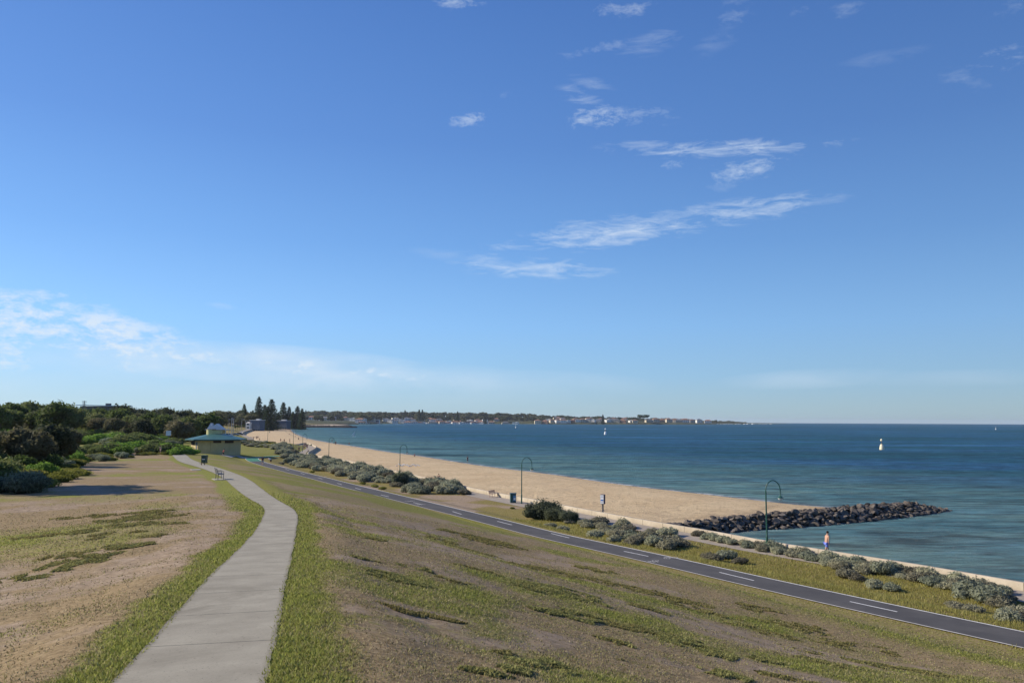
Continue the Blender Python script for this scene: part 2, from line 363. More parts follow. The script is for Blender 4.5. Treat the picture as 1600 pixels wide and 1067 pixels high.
class MB:
    """collects simple shapes into one mesh"""
    def __init__(s): s.b = bmesh.new()
    def box(s, c, d, rz=0, bev=0, rx=0, ry=0):
        r = bmesh.ops.create_cube(s.b, size=1); vs = r['verts']
        bmesh.ops.scale(s.b, vec=d, verts=vs)
        if bev: 
            es = list({e for v in vs for e in v.link_edges}); q = bmesh.ops.bevel(s.b, geom=es, offset=bev, segments=1, affect='EDGES'); vs = list({v for f in q['faces'] for v in f.verts}|{v for v in vs if v.is_valid})
        M = Matrix.Translation(c) @ Matrix.Rotation(rz, 4, 'Z') @ Matrix.Rotation(rx, 4, 'X') @ Matrix.Rotation(ry, 4, 'Y')
        bmesh.ops.transform(s.b, matrix=M, verts=vs); return s
    def cyl(s, a, b, r1, r2=None, n=10):
        a, b = Vector(a), Vector(b); d = b-a
        r = bmesh.ops.create_cone(s.b, cap_ends=True, segments=n, radius1=r1, radius2=r1 if r2 is None else r2, depth=d.length)
        bmesh.ops.transform(s.b, matrix=Matrix.Translation((a+b)/2) @ d.to_track_quat('Z', 'Y').to_matrix().to_4x4(), verts=r['verts']); return s
    def ball(s, c, r, sc=(1, 1, 1), n=10):
        q = bmesh.ops.create_uvsphere(s.b, u_segments=n, v_segments=max(5, n*2//3), radius=r)
        bmesh.ops.transform(s.b, matrix=Matrix.Translation(c) @ Matrix.Diagonal((*sc, 1)), verts=q['verts']); return s
    def lathe(s, prof, c=(0, 0, 0), n=14):
        rings = [[s.b.verts.new((c[0]+r*cos(2*pi*i/n), c[1]+r*sin(2*pi*i/n), c[2]+z)) for i in range(n)] for r, z in prof]
        for A_, B_ in zip(rings[:-1], rings[1:]):
            for i in range(n): s.b.faces.new((A_[i], A_[(i+1) % n], B_[(i+1) % n], B_[i]))
        s.b.faces.new(rings[0][::-1]); s.b.faces.new(rings[-1]); return s
    def tube(s, pts, r, n=8):
        pts = [Vector(p) for p in pts]; rings = []
        for i, p in enumerate(pts):
            d = (pts[min(i+1, len(pts)-1)]-pts[max(i-1, 0)]).normalized(); q = d.to_track_quat('Z', 'Y'); rr = r[i] if isinstance(r, (list, tuple)) else r
            rings.append([s.b.verts.new(p+q@Vector((rr*cos(2*pi*k/n), rr*sin(2*pi*k/n), 0))) for k in range(n)])
        for A_, B_ in zip(rings[:-1], rings[1:]):
            for i in range(n): s.b.faces.new((A_[i], A_[(i+1) % n], B_[(i+1) % n], B_[i]))
        s.b.faces.new(rings[0][::-1]); s.b.faces.new(rings[-1]); return s
    def prism(s, P, z0, z1):
        a = [s.b.verts.new((x, y, z0)) for x, y in P]; b = [s.b.verts.new((x, y, z1)) for x, y in P]
        s.b.faces.new(a[::-1]); s.b.faces.new(b)
        for i in range(len(P)): j = (i+1) % len(P); s.b.faces.new((a[i], a[j], b[j], b[i]))
        return s
    def face(s, P): s.b.faces.new([s.b.verts.new(p) for p in P]); return s
    def done(s, name, m, parent=None, sm=False):
        bmesh.ops.recalc_face_normals(s.b, faces=s.b.faces[:])
        me = bpy.data.meshes.new(name); s.b.to_mesh(me); s.b.free()
        if sm: me.shade_smooth(); me.set_sharp_from_angle(angle=R(40))
        return obj(name, me, m, parent)
def struct(o, kind='structure'): o['kind'] = kind; return o
# ================================================================== SETTING
def masks(x, y):
    df = polydist(x, y, FC)-.85; dbk = polydist(x, y, [tuple(p) for p in BIKE])-1.45; r = np.hypot(x, y)
    up = inpoly(x, y, BIKEPOLY)          # uphill side of the bike path
    n1 = fbm(x, y, .35, 4, 1); n2 = fbm(x, y, .09, 3, 2); n3 = fbm(x, y, 1.6, 3, 3); n4 = fbm(x, y, .18, 4, 11)
    wide = np.where(r < 40, .35, 1.3)+1.9*n2
    g1 = sst(wide, wide*.25, df+.5*(n3-.5)-.35*(n1-.5))
    g2 = np.where(up, np.maximum(.50*sst(10, 5, dbk+3*(n4-.5)), .85*np.exp(-((dbk-4.6-2*(n2-.5))/1.5)**2)), 0)
    leftside = inpoly(x, y, LEFTPOLY)
    base = np.where(leftside, .12+.34*sst(.50, .68, n4)+.15*(n1-.5)+.28*sst(.48, .62, n2), .20+.62*sst(.47, .66, n4*.5+n1*.5)+.3*(n3-.5))
    for (px_, py_, rad, amp) in WEEDY: base = base+.55*amp*np.exp(-((x-px_)**2+(y-py_)**2)/rad**2)*(.5+1.0*n1)
    farlawn = sst(35, 70, r); base = np.where(leftside, base, base*(1-farlawn)+farlawn*(.42+.5*sst(.42, .58, n4)))
    low = np.where(up, 0, .60+.25*(n4-.5))
    bare = sst(.50, .40, n2)*sst(60, 95, r)*np.where(r > 170, .25, 1)
    low = low*(1-.8*bare)
    g = np.clip(np.where(up, np.maximum.reduce([g1, g2, base]), np.maximum(low, .2)), 0, 1)
    dirt = np.clip(np.where(up, sst(.42, .62, fbm(x, y, .28, 4, 21))*(1-g*.9)*np.where(leftside, .95, .8), np.maximum(bare, .1)), 0, 1)
    dirt = np.where(up, dirt*(1-np.minimum(g1+g2, 1)), dirt); dirt = np.where(leftside, dirt*.85, dirt)
    g = np.where(r > 185, np.maximum(g, .62), g); dirt = np.where(r > 185, dirt*.3, dirt)
    return g, dirt, np.where(up, np.where(leftside, 0.15, .5), 1.0)
BIKEPOLY = [tuple(p) for p in BIKE]+[(-90, 600), (-900, 900), (-900, -300), (BIKE[0].x+60, -300)]
LEFTPOLY = [tuple(p) for p in FC]+[(-60, 260), (-900, 300), (-900, -100), (FC[0].x, -100)]
def polar(az0, az1, naz, r0, r1, nr, warp=None):
    az = np.linspace(R(az0), R(az1), naz); r = np.geomspace(r0, r1, nr)
    AZ, RR = np.meshgrid(az, r); X = RR*np.sin(AZ); Y = RR*np.cos(AZ)
    i = np.arange(nr-1)[:, None]*naz+np.arange(naz-1)[None]
    F = np.stack([i, i+1, i+naz+1, i+naz], -1).reshape(-1, 4)
    return X, Y, F
WEEDY = [(*hit(a, b, 90).xy, c, d) for a, b, c, d in [(880,930,3.2,.45),(960,970,2.6,.35),(1090,1005,2.4,.4),(1000,920,4,.3),(860,1045,1.3,.4),(1230,985,3.5,.3),(1330,1020,3.5,.3),(150,850,2.6,.25),(60,890,2.2,.25),(200,815,3,.25)]]
def build_ground():
    m = mat('grass_and_dry_soil', rough=.95, spec=.1); t = NT(m)
    g = t.attr('green'); d = t.attr('dirt'); ol = t.attr('olive')
    nf = t.noise(9, 9, .72); nm = t.noise(1.3, 7, .65); nb = t.noise(38, 4, .7)
    nstr = t.noise(3.0, 9, .75, dist=1.5)
    dry = t.ramp(nf, [(.30, (.115, .082, .04)), (.5, (.255, .185, .098)), (.70, (.41, .315, .18))])
    soil = t.ramp(nstr, [(.32, (.15, .11, .072)), (.5, (.295, .222, .150)), (.68, (.44, .345, .245))])
    grn = t.ramp(nf, [(.30, (.09, .105, .018)), (.5, (.20, .21, .040)), (.70, (.34, .345, .085))])
    olv = t.ramp(nf, [(.30, (.10, .085, .02)), (.5, (.20, .17, .040)), (.70, (.32, .27, .085))])
    grn = t.mix(ol, grn, olv)
    gm = t.m('MULTIPLY', t.m('SUBTRACT', t.m('ADD', g, t.m('MULTIPLY', t.m('SUBTRACT', nstr, .5), 1.5)), .34), 3.2, True)
    dm = t.m('MULTIPLY', t.m('SUBTRACT', t.m('ADD', d, t.m('MULTIPLY', t.m('SUBTRACT', nm, .5), 1.4)), .3), 2.4, True)
    c = t.mix(dm, dry, soil); c = t.mix(gm, c, grn)
    c = t.mix(t.m('MULTIPLY', t.m('SUBTRACT', .42, nb), 3.0, True), c, (.04, .033, .02))
    c = t.mix(t.attr('scrub'), c, t.ramp(t.noise(.03, 5, .7), [(.35, (.035, .045, .022)), (.65, (.11, .115, .06))]))
    t.col(c); t.bump(t.m('ADD', nf, t.m('MULTIPLY', nb, .6)), .5, .05)
    X, Y, F = polar(-80, 80, 860, 1.2, 7200, 720)
    Z = H(X, Y); ok = inpoly(X.ravel(), Y.ravel(), LAND); 
    g = np.zeros(X.size); d = np.zeros(X.size); o = np.zeros(X.size); near = (np.hypot(X, Y).ravel() < 500)
    g[near], d[near], o[near] = masks(X.ravel()[near], Y.ravel()[near])
    g[~near] = .5; d[~near] = .2; o[~near] = .6
    scb = sst(1500, 1800, np.hypot(X, Y).ravel())
    V = np.c_[X.ravel(), Y.ravel(), Z.ravel()]
    a = mesh_np('ground', V, F[:, ::-1], m, {'green': g, 'dirt': d, 'olive': o, 'scrub': scb}, True)
    struct(a)
    # the same ground behind the viewer
    X, Y, F = polar(80, 280, 120, 1.2, 7200, 80)
    V = np.c_[X.ravel(), Y.ravel(), H(X, Y, False).ravel()]
    me = bpy.data.meshes.new('tmp'); 
    b = mesh_np('ground', V, F[:, ::-1], m, {'green': np.full(X.size, .4), 'dirt': np.full(X.size, .3), 'olive': np.full(X.size, .3)}, True)
    bpy.data.meshes.remove(me)
    with bpy.context.temp_override(active_object=a, selected_editable_objects=[a, b]): bpy.ops.object.join()
build_ground()
def strip(P, offs, zf, z_extra=0, closed=False):
    """lofted band along P (2-D) at signed offsets, heights from zf(x, y, k)"""
    P = [Vector(p[:2]) for p in P]; n = len(P); V = []; UV = []; s = 0
    for i, p in enumerate(P):
        d = (P[min(i+1, n-1)]-P[max(i-1, 0)]).normalized(); nn = Vector((-d.y, d.x))
        if i: s += (P[i]-P[i-1]).length
        for k, o in enumerate(offs):
            q = p+nn*(o(i, s) if callable(o) else o); V.append((q.x, q.y, 0)); UV.append((s, k))
    V = np.array(V); K = len(offs); kk = np.tile(np.arange(K), n)
    V[:, 2] = zf(V[:, 0], V[:, 1], kk)
    i = np.arange(n-1)[:, None]*K+np.arange(K-1)[None]
    F = np.stack([i, i+K, i+K+1, i+1], -1).reshape(-1, 4)
    return V, F, np.array(UV)
def dens(P, step):
    P = [Vector(p[:2]) for p in P]; L = sum((b-a).length for a, b in zip(P[:-1], P[1:])); return resample([p.to_3d() for p in P], max(2, int(L/step)))
# ---------------- footpath
def build_footpath():
    m = mat('old_concrete', rough=.9, spec=.2); t = NT(m)
    nf = t.noise(30, 6, .7); nb = t.noise(1.2, 6, .6); fine = t.noise(140, 3, .7)
    c = t.ramp(nb, [(.3, (.245, .222, .168)), (.7, (.345, .318, .245))])
    c = t.mix(t.m('MULTIPLY', t.m('SUBTRACT', fine, .5), 1.6, True), c, (.42, .40, .36))
    c = t.mix(t.m('MULTIPLY', t.m('SUBTRACT', .47, nf), 2.4, True), c, (.13, .12, .10))
    c = t.mix(t.m('MULTIPLY', t.m('SUBTRACT', t.noise(.5, 7, .72, dist=.8), .55), 5, True), c, (.20, .18, .135)); c = t.mix(t.m('MULTIPLY', t.m('LESS_THAN', t.noise(26, 2, .5), .30), .7), c, (.10, .09, .07))
    st = t.attr('along'); ac = t.attr('across')
    fr = t.m('FRACT', t.m('DIVIDE', t.m('ADD', st, t.m('MULTIPLY', nb, .02)), 2.2))
    j = t.m('LESS_THAN', fr, .011)
    c = t.mix(t.m('MULTIPLY', j, .85), c, (.05, .045, .035))
    edge = t.m('MULTIPLY', t.m('SUBTRACT', t.m('ADD', t.m('ABSOLUTE', t.m('SUBTRACT', ac, .5)), t.m('MULTIPLY', nb, .06)), .475), 18, True)
    c = t.mix(t.m('MULTIPLY', edge, .5), c, (.10, .085, .055))
    t.col(c); t.bump(nf, .35, .01)
    M = match(FL, FR, 420)
    # smoothed resampling by the centre line, real widths kept
    K = 12; V = []; al = []; ac = []; s = 0; pc = None
    C = [((a+b)/2).xy for a, b in M]
    for i, (a, b) in enumerate(M):
        if pc is not None: s += (C[i]-pc).length
        pc = C[i]
        for k in range(K):
            f = k/(K-1); q = a.lerp(b, f)
            j = .05*(vnoise(s*2.2, f*4+.5, 1, 4)-.5)+.03*(vnoise(s*7, f*4, 1, 9)-.5) if k in (0, K-1) else 0
            q = q+(b-a).normalized()*j
            V.append((q.x, q.y, 0)); al.append(s); ac.append(f)
    V = np.array(V); V[:, 2] = H(V[:, 0], V[:, 1])+.010+.0004*V[:, 1]
    n = len(M); i = np.arange(n-1)[:, None]*K+np.arange(K-1)[None]
    F = np.stack([i, i+1, i+K+1, i+K], -1).reshape(-1, 4)
    o = mesh_np('footpath', V, F, m, {'along': np.array(al), 'across': np.array(ac)}, True); struct(o)
build_footpath()
# ---------------- bike path with its edge lines, dashes, symbols
def zon(off): return lambda x, y, k: H(x, y)+off
def build_bike():
    m = mat('asphalt', rough=.85, spec=.25); t = NT(m)
    nb = t.noise(.6, 6, .6); nf = t.noise(60, 4, .8)
    c = t.ramp(nb, [(.3, (.060, .057, .056)), (.7, (.085, .081, .078))])
    c = t.mix(t.m('MULTIPLY', t.m('SUBTRACT', nf, .5), 2.2, True), c, (.13, .125, .12)); 
    c = t.mix(t.m('MULTIPLY', t.m('SUBTRACT', t.noise(.25, 7, .75, mscale=(1, 1, 1), dist=.6), .52), 4, True), c, (.115, .108, .10))
    st = t.attr('along'); gr = t.m('GREATER_THAN', st, GREEN_S)
    c = t.mix(t.m('MULTIPLY', gr, .9), c, t.ramp(nf, [(.3, (.03, .16, .095)), (.7, (.055, .24, .15))]))
    t.col(c); t.bump(nf, .3, .006)
    P = [p.xy for p in dens(BIKE, .8)]
    offs = np.linspace(-1.4, 1.4, 10).tolist()
    V, F, UV = strip(P, offs, zon(.05)); o = mesh_np('bike_path', V, F[:, ::-1], m, {'along': UV[:, 0]}, True); struct(o)
    wm_ = noisy('worn_white_paint', (.55, .55, .53), (.72, .72, .70), 3, .7, .1)
    cm = noisy('pale_path_edge', (.40, .37, .32), (.58, .55, .50), 2.5, .8, .1)
    for a, b, nm in ((-1.50, -1.385, 'edge_line'), (1.375, 1.50, 'edge_line')):
        V, F, UV = strip(P, [a, b], zon(.056)); struct(mesh_np(nm, V, F[:, ::-1], cm if a > 0 else wm_, smooth_=True))
    # centre dashes at the photographed places and rhythm
    dash_px = [((1328,941),(1402,957)),((1124,895),(1178,908)),((975,862),(1013,870)),((861,834),(889.5,841)),((777,815),(800,820.7)),((707,799.5),(721,804)),((646,785.5),(660,789)),((595,773.5),(608,776.5)),((555,763),(564,765.5)),((527,756),(534,758)),((497,748.3),(504,750)),((470,741.5),(476,743)),((446,735.5),(452,737))]
    b = MB(); 
    for (p, q) in dash_px:
        a_, c_ = G(*p, ZB), G(*q, ZB); d = (c_-a_); d.z = 0; d.normalize(); nn = Vector((-d.y, d.x, 0))*.055
        n_ = 4; L = [a_.lerp(c_, i/n_) for i in range(n_+1)]
        for u, v in zip(L[:-1], L[1:]):
            b.face([Vector((w.x, w.y, H(w.x, w.y)+.060)) for w in (u+nn, v+nn, v-nn, u-nn)])
    tag(b.done('centre_line', wm_), kind='structure')
    # two faded bicycle symbols
    for (px, py, sg) in ((1018,877.5,1),(1048,872.5,-1),(640,783.2,1),(657,788.8,-1)):
        c_ = G(px, py, ZB); i = min(range(len(P)), key=lambda k: (Vector(P[k])-c_.xy).length); d = (P[max(i-2, 0)]-P[i+2]).normalized()*sg; nn = Vector((-d.y, d.x)); b = MB()
        def pt(u, v): q = c_.xy+d*u*.9+nn*v; return Vector((q.x, q.y, H(q.x, q.y)+.060))
        def ln(u0, v0, u1, v1, w=.06):
            e = Vector((u1-u0, v1-v0)).normalized(); k = Vector((-e.y, e.x))*w/2
            b.face([pt(u0+k.x, v0+k.y), pt(u1+k.x, v1+k.y), pt(u1-k.x, v1-k.y), pt(u0-k.x, v0-k.y)])
        for wv in (-.36, .36):
            for q in range(10): a0, a1 = q*pi/5, (q+1)*pi/5; ln(.26*cos(a0), wv+.22*sin(a0), .26*cos(a1), wv+.22*sin(a1))
        ln(0, -.36, .4, -.12); ln(0, 0, .4, .16); ln(.4, -.12, .4, .16); ln(0, -.36, 0, 0); ln(0, .36, .55, .16); ln(0, 0, .5, -.14); ln(.5, -.24, .5, -.04); ln(.55, .08, .55, .24)
        tag(b.done('bicycle_marking', noisy('faded_paint', (.30, .29, .27), (.5, .49, .47), 8) if 'faded_paint' not in bpy.data.materials else bpy.data.materials['faded_paint']), kind='structure')
_s = 0; GREEN_S = 0; _bl = [p.xy for p in dens(BIKE, .8)]; _gp = G(399, 719.5, ZB+.35).xy
for a_, b_ in zip(_bl[:-1], _bl[1:]):
    _s += (b_-a_).length
    if not GREEN_S and (b_-_gp).length < 4 : GREEN_S = _s
GREEN_S = GREEN_S or 1e6
build_bike()
# ---------------- promenade paving and side path to the toilets
WALLd = [p.xy for p in dens(WALL, 2.0) if p.xy.length < 900]
def build_promenade():
    m = noisy('promenade_paving', (.25, .21, .165), (.37, .32, .255), 1.4, .9, .2)
    # offset outlines instead of a swept band so the bulge does not fold
    V, F, UV = strip(WALLd, [-.2, -1.2, -2.2, -3.3], lambda x, y, k: H(x, y)+.03)
    sgn = strip(WALLd, [.0, -2.0], lambda x, y, k: x*0)[0]
    q = inpoly(sgn[1::2, 0], sgn[1::2, 1], LAND).mean()
    if q < .5: V, F, UV = strip(WALLd, [.2, 1.2, 2.2, 3.3], lambda x, y, k: H(x, y)+.03)
    struct(mesh_np('promenade', V, F, m, None, True))
    global LS; LS = -1 if q >= .5 else 1
    P = [hit(352, 712.5), hit(362, 711), hit(374, 712.5), hit(386, 716)]
    m2 = noisy('pale_side_path', (.33, .31, .28), (.45, .43, .40), 1, .9, .1)
    V, F, UV = strip([p.xy for p in dens(smooth(P, 2), .7)], [-1.2, -.4, .4, 1.2], zon(.04)); struct(mesh_np('side_path', V, F, m2, None, True))
build_promenade()
def build_wall():
    m = mat('sea_wall_concrete', rough=.9, spec=.2); t = NT(m)
    nb = t.noise(.5, 6, .65); nf = t.noise(12, 5, .7)
    c = t.ramp(nb, [(.3, (.33, .28, .205)), (.7, (.49, .43, .335))]); c = t.mix(t.m('MULTIPLY', t.m('SUBTRACT', .45, nf), 3, True), c, (.22, .19, .15))
    j = t.m('LESS_THAN', t.m('FRACT', t.m('DIVIDE', t.attr('along'), 3.0)), .02); c = t.mix(t.m('MULTIPLY', j, .8), c, (.09, .075, .06))
    t.col(c); t.bump(nf, .3, .02)
    P = WALLd; n = len(P); V = []; al = []; s = 0
    prof = [(-.05*LS*-1, 0)]  # land side positive along LS
    prof = [(.0, -.1), (.0, .46), (.03, .50), (.32, .50), (.35, .46), (.40, -1.9)]
    for i, p in enumerate(P):
        d = (P[min(i+1, n-1)]-P[max(i-1, 0)]).normalized(); nn = Vector((-d.y, d.x))*(-LS)
        if i: s += (p-P[i-1]).length
        hk = 1.0
        for (o, z) in prof: q = p+nn*o; V.append((q.x, q.y, ZP+z-curv(q.x, q.y))); al.append(s)
    K = len(prof); i = np.arange(n-1)[:, None]*K+np.arange(K-1)[None]
    F = np.stack([i, i+K, i+K+1, i+1], -1).reshape(-1, 4)
    if LS > 0: F = F[:, ::-1]
    o = mesh_np('sea_wall', np.array(V), F, m, {'along': np.array(al)})
    tag(o, 'low cream concrete sea wall curving along the beach and promenade', 'sea wall')
build_wall()
# ---------------- beach
def build_beach():
    m = mat('beach_sand', rough=.95, spec=.1); t = NT(m)
    nb = t.noise(.12, 6, .6); nf = t.noise(3.5, 8, .78, mscale=(1, 1.0, 1)); nn = t.noise(.9, 6, .7); w = t.attr('wl')
    c = t.ramp(nb, [(.3, (.55, .405, .232)), (.7, (.66, .515, .31))])
    c = t.mix(t.m('MULTIPLY', t.m('SUBTRACT', .50, nf), 4.5, True), c, (.28, .20, .125)); c = t.mix(t.m('MULTIPLY', t.m('SUBTRACT', .50, t.noise(.9, 9, .82, dist=.4)), 7, True), c, (.33, .24, .145)); c = t.mix(t.m('MULTIPLY', t.m('SUBTRACT', .44, t.noise(.22, 5, .6, mscale=(1, .35, 1), rot=(0, 0, R(30)))), 3, True), c, (.40, .30, .19))
    c = t.mix(t.m('MULTIPLY', t.m('SUBTRACT', nn, .62), 3.0, True), c, (.62, .49, .35))
    wn_ = t.m('ADD', w, t.m('MULTIPLY', nn, 1.2))
    wet = t.m('SUBTRACT', 1.0, t.m('MULTIPLY', t.m('SUBTRACT', wn_, .7), .45, True), True)
    c = t.mix(t.m('MULTIPLY', wet, .8), c, (.34, .20, .10))
    band = t.m('SUBTRACT', 1.0, t.m('ABSOLUTE', t.m('SUBTRACT', wn_, 6.5)), True)
    c = t.mix(t.m('MULTIPLY', t.m('MULTIPLY', band, t.m('GREATER_THAN', nf, .5)), .5), c, (.13, .09, .06))
    t.col(c); t.bump(t.m('ADD', t.m('MULTIPLY', nf, .6), nn), 1.0, .22)
    X, Y, F = polar(-32, 26, 900, 70, 1500, 620)
    x, y = X.ravel(), Y.ravel()
    ds = polydist(x, y, [tuple(p) for p in SH]+[tuple(GRO[2]), tuple(GRO[1]), tuple(GRO[0])]); ins = inpoly(x, y, SAND)
    w = np.where(ins, ds, -ds); land = inpoly(x, y, LAND); dw = polydist(x, y, WALLn)
    z = np.where(w > 0, 1.05*(1-np.exp(-w/9.)), w*.09)+np.where(w > 2, .10*(fbm(x, y, .25, 4, 31)-.5)*np.clip(w/6, 0, 1), 0)-curv(x, y)
    keep = (w > -9) & (~land | (dw < .3))
    fk = keep[F].all(1); F = F[fk]; u, inv = np.unique(F, return_inverse=True)
    o = mesh_np('beach', np.c_[x, y, z][u], inv.reshape(-1, 4)[:, ::-1], m, {'wl': w[u]}, True); struct(o)
build_beach()
# ---------------- sea
def build_sea():
    m = mat('sea_water', rough=.30, spec=.20); t = NT(m)
    dd = t.attr('offshore'); g = t.n('ShaderNodeTexCoord').outputs['Object']
    big = t.noise(.012, 5, .55, g, (.55, 2.0, 1), (0, 0, R(18))); mid = t.noise(.05, 5, .6, g, (.6, 1.8, 1), (0, 0, R(12)))
    far = t.noise(.0022, 4, .6, g, (.35, 2.2, 1))
    e = t.m('ADD', dd, t.m('MULTIPLY', t.m('SUBTRACT', big, .5), 75))
    shal = t.m('SUBTRACT', 1.0, t.m('DIVIDE', e, 105), True)
    deep = t.ramp(big, [(.36, (.013, .066, .094)), (.46, (.017, .094, .132)), (.54, (.021, .088, .180)), (.64, (.036, .130, .235))])
    deep = t.mix(t.m('MULTIPLY', t.m('SUBTRACT', far, .46), 4, True), deep, (.014, .066, .092))
    c = t.mix(shal, deep, t.ramp(mid, [(.35, (.062, .165, .185)), (.65, (.115, .205, .180))]))
    weed = t.m('MULTIPLY', t.m('SUBTRACT', t.noise(.022, 6, .62, g, (.5, 1.6, 1), (0, 0, R(25))), .56), 7, True)
    c = t.mix(t.m('MULTIPLY', weed, t.m('MULTIPLY', t.m('SUBTRACT', 260, dd), .005, True)), c, (.012, .055, .062))
    edge = t.m('SUBTRACT', 1.0, t.m('DIVIDE', dd, 5.0), True)
    c = t.mix(t.m('MULTIPLY', edge, .8), c, (.16, .22, .24))
    # small crests
    rip = t.noise(.55, 9, .72, g, (.6, 2.0, 1), (0, 0, R(20)), dist=.4); rip2 = t.noise(2.6, 6, .7, g, (.7, 1.9, 1), (0, 0, R(8)), dist=.5); rip3 = t.noise(.14, 6, .6, g, (.5, 2.4, 1), (0, 0, R(14)))
    c = t.mix(t.m('MULTIPLY', t.m('SUBTRACT', rip, .54), 6.0, True), c, t.mix(.6, c, (.14, .24, .30))); c = t.mix(t.m('MULTIPLY', t.m('SUBTRACT', .46, rip), 4.0, True), c, t.mix(.6, c, (.01, .05, .08)))
    foam = t.m('MULTIPLY', t.m('SUBTRACT', 1.9, dd, True), t.m('GREATER_THAN', t.noise(.35, 6, .7, g), .5))
    c = t.mix(t.m('MULTIPLY', foam, .6), c, (.55, .55, .52))
    st1 = t.noise(.035, 7, .68, g, (.45, 1.9, 1), (0, 0, R(9)), .5); st2 = t.noise(.20, 6, .7, g, (.55, 1.8, 1), (0, 0, R(12)), .5)
    st3 = t.noise(.42, 5, .7, g, (.40, 1.25, 1), (0, 0, R(7)), .4); st4 = t.noise(.09, 6, .75, g, (.50, 1.8, 1), (0, 0, R(-3)), .4)
    cut = lambda v, k: t.m('MULTIPLY', t.m('SUBTRACT', v, .5), k)
    fine = t.m('ADD', t.m('ADD', cut(st3, 3.0), cut(st4, 1.5)), t.m('ADD', cut(st1, 1.1), cut(st2, 2.0)))
    fine = x_ = t.m('ADD', 1.0, fine)
    q_ = t.n('ShaderNodeClamp'); t.l(fine, q_.inputs[0]); q_.inputs[1].default_value = .35; q_.inputs[2].default_value = 2.6
    hs = t.n('ShaderNodeHueSaturation'); t.l(c, hs.inputs['Color']); t.l(q_.outputs[0], hs.inputs['Value']); c = hs.outputs[0]
    t.col(c)
    hgt = t.m('ADD', t.m('ADD', t.m('MULTIPLY', rip, .8), t.m('MULTIPLY', rip2, .22)), t.m('MULTIPLY', rip3, 1.6))
    bn = t.n('ShaderNodeBump'); bn.inputs['Strength'].default_value = 1; bn.inputs['Distance'].default_value = .9; t.l(hgt, bn.inputs['Height'])
    df_ = t.n('ShaderNodeBsdfDiffuse'); t.l(c, df_.inputs[0]); t.l(bn.outputs[0], df_.inputs['Normal']); gl_ = t.n('ShaderNodeBsdfGlossy'); gl_.inputs['Roughness'].default_value = .32; t.l(bn.outputs[0], gl_.inputs['Normal'])
    mx_ = t.n('ShaderNodeMixShader'); mx_.inputs[0].default_value = .085; t.l(df_.outputs[0], mx_.inputs[1]); t.l(gl_.outputs[0], mx_.inputs[2]); t.l(mx_.outputs[0], [q for q in t.t.nodes if q.type == 'OUTPUT_MATERIAL'][0].inputs[0])
    X, Y, F = polar(-60, 62, 700, 25, 16000, 520); x, y = X.ravel(), Y.ravel()
    P = [tuple(p) for p in WALL if p.y < GRO[0].y]+[tuple(GRO[0]), tuple(GRO[1]), tuple(GRO[2])]+[tuple(p) for p in SH[::-1]]+[tuple(p) for p in CF]
    r = np.hypot(x, y); dd = polydist(x, y, P)
    keep = (~inpoly(x, y, LAND)) | (polydist(x, y, COASTn) < 30); fk = keep[F].all(1); F = F[fk]; u, inv = np.unique(F, return_inverse=True)
    o = mesh_np('sea', np.c_[x, y, -curv(x, y)][u], inv.reshape(-1, 4)[:, ::-1], m, {'offshore': dd[u]}, True); struct(o)
build_sea()
# ================================================================== VEGETATION
def leaves(blobs, n, leaf, seed, jit=.8, shell=.30, asp=1.8):
    """many small leaf faces spread through lumpy blobs; returns V, F, tint"""
    g = np.random.default_rng(seed); bl = np.array(blobs, float)
    a = bl[:, 3]*bl[:, 4]+bl[:, 3]*bl[:, 5]; p = g.choice(len(bl), n, p=a/a.sum())
    d = g.normal(size=(n, 3)); d /= np.linalg.norm(d, axis=1)[:, None]; d[:, 2] = np.where(d[:, 2] < -.35, -d[:, 2]*.6, d[:, 2])
    rr = 1-shell*g.random(n)**1.6+.12*g.normal(size=n)*.6
    bt = g.random(len(bl))
    C = bl[p, :3]+d*bl[p, 3:6]*rr[:, None]; C[:, 2] = np.maximum(C[:, 2], .02)
    nn = d+g.normal(size=(n, 3))*jit; nn /= np.linalg.norm(nn, axis=1)[:, None]
    t = np.cross(nn, g.normal(size=(n, 3))); t /= np.linalg.norm(t, axis=1)[:, None]+1e-9; b = np.cross(nn, t)
    s = leaf*(.5+g.random(n))[:, None]; t = t*s*asp*.5; b = b*s*.5
    V = np.stack([C-t, C-b*.9, C+t, C+b*.9], 1).reshape(-1, 3)
    F = np.arange(4*n).reshape(-1, 4); ti = np.clip(.35*bt[p]+.65*g.random(n)+.0, 0, 1)
    return V, F, np.repeat(ti, 4)
_ico = None
def core(blobs, k=.72):
    b = bmesh.new()
    for i, (x, y, z, rx, ry, rz) in enumerate(blobs):
        q = bmesh.ops.create_icosphere(b, subdivisions=2, radius=1)
        for v in q['verts']:
            f = k*(1+.18*sin(v.co.x*5+i)+.15*sin(v.co.y*6+2*i)); v.co = Vector((x+v.co.x*rx*f, y+v.co.y*ry*f, max(z+v.co.z*rz*f, -.15)))
    V = np.array([v.co[:] for v in b.verts]); F = [tuple(v.index for v in f.verts) for f in b.faces] if b.verts.index_update() is None else 0
    b.free(); return V, np.array(F)
def foliage_mesh(name, blobs, n, leaf, seed, m, **k):
    V, F, t = leaves(blobs, n, leaf, seed, **k); Vc, Fc = core(blobs)
    # the leaves are quads, the inner twig mass triangles: store all as triangles
    T = np.concatenate([F[:, [0, 1, 2]], F[:, [0, 2, 3]], Fc+len(V)])
    g = np.random.default_rng(seed+5)
    return mesh_np(name, np.r_[V, Vc], T, m, {'tint': np.r_[t, g.random(len(Vc))*.35]}, link=False)
M_salt = leafmat('saltbush_leaf', (.13, .15, .10), (.46, .50, .36), (.38, .37, .24))
M_saltb = leafmat('dry_saltbush_leaf', (.12, .11, .075), (.37, .34, .245), (.36, .36, .23))
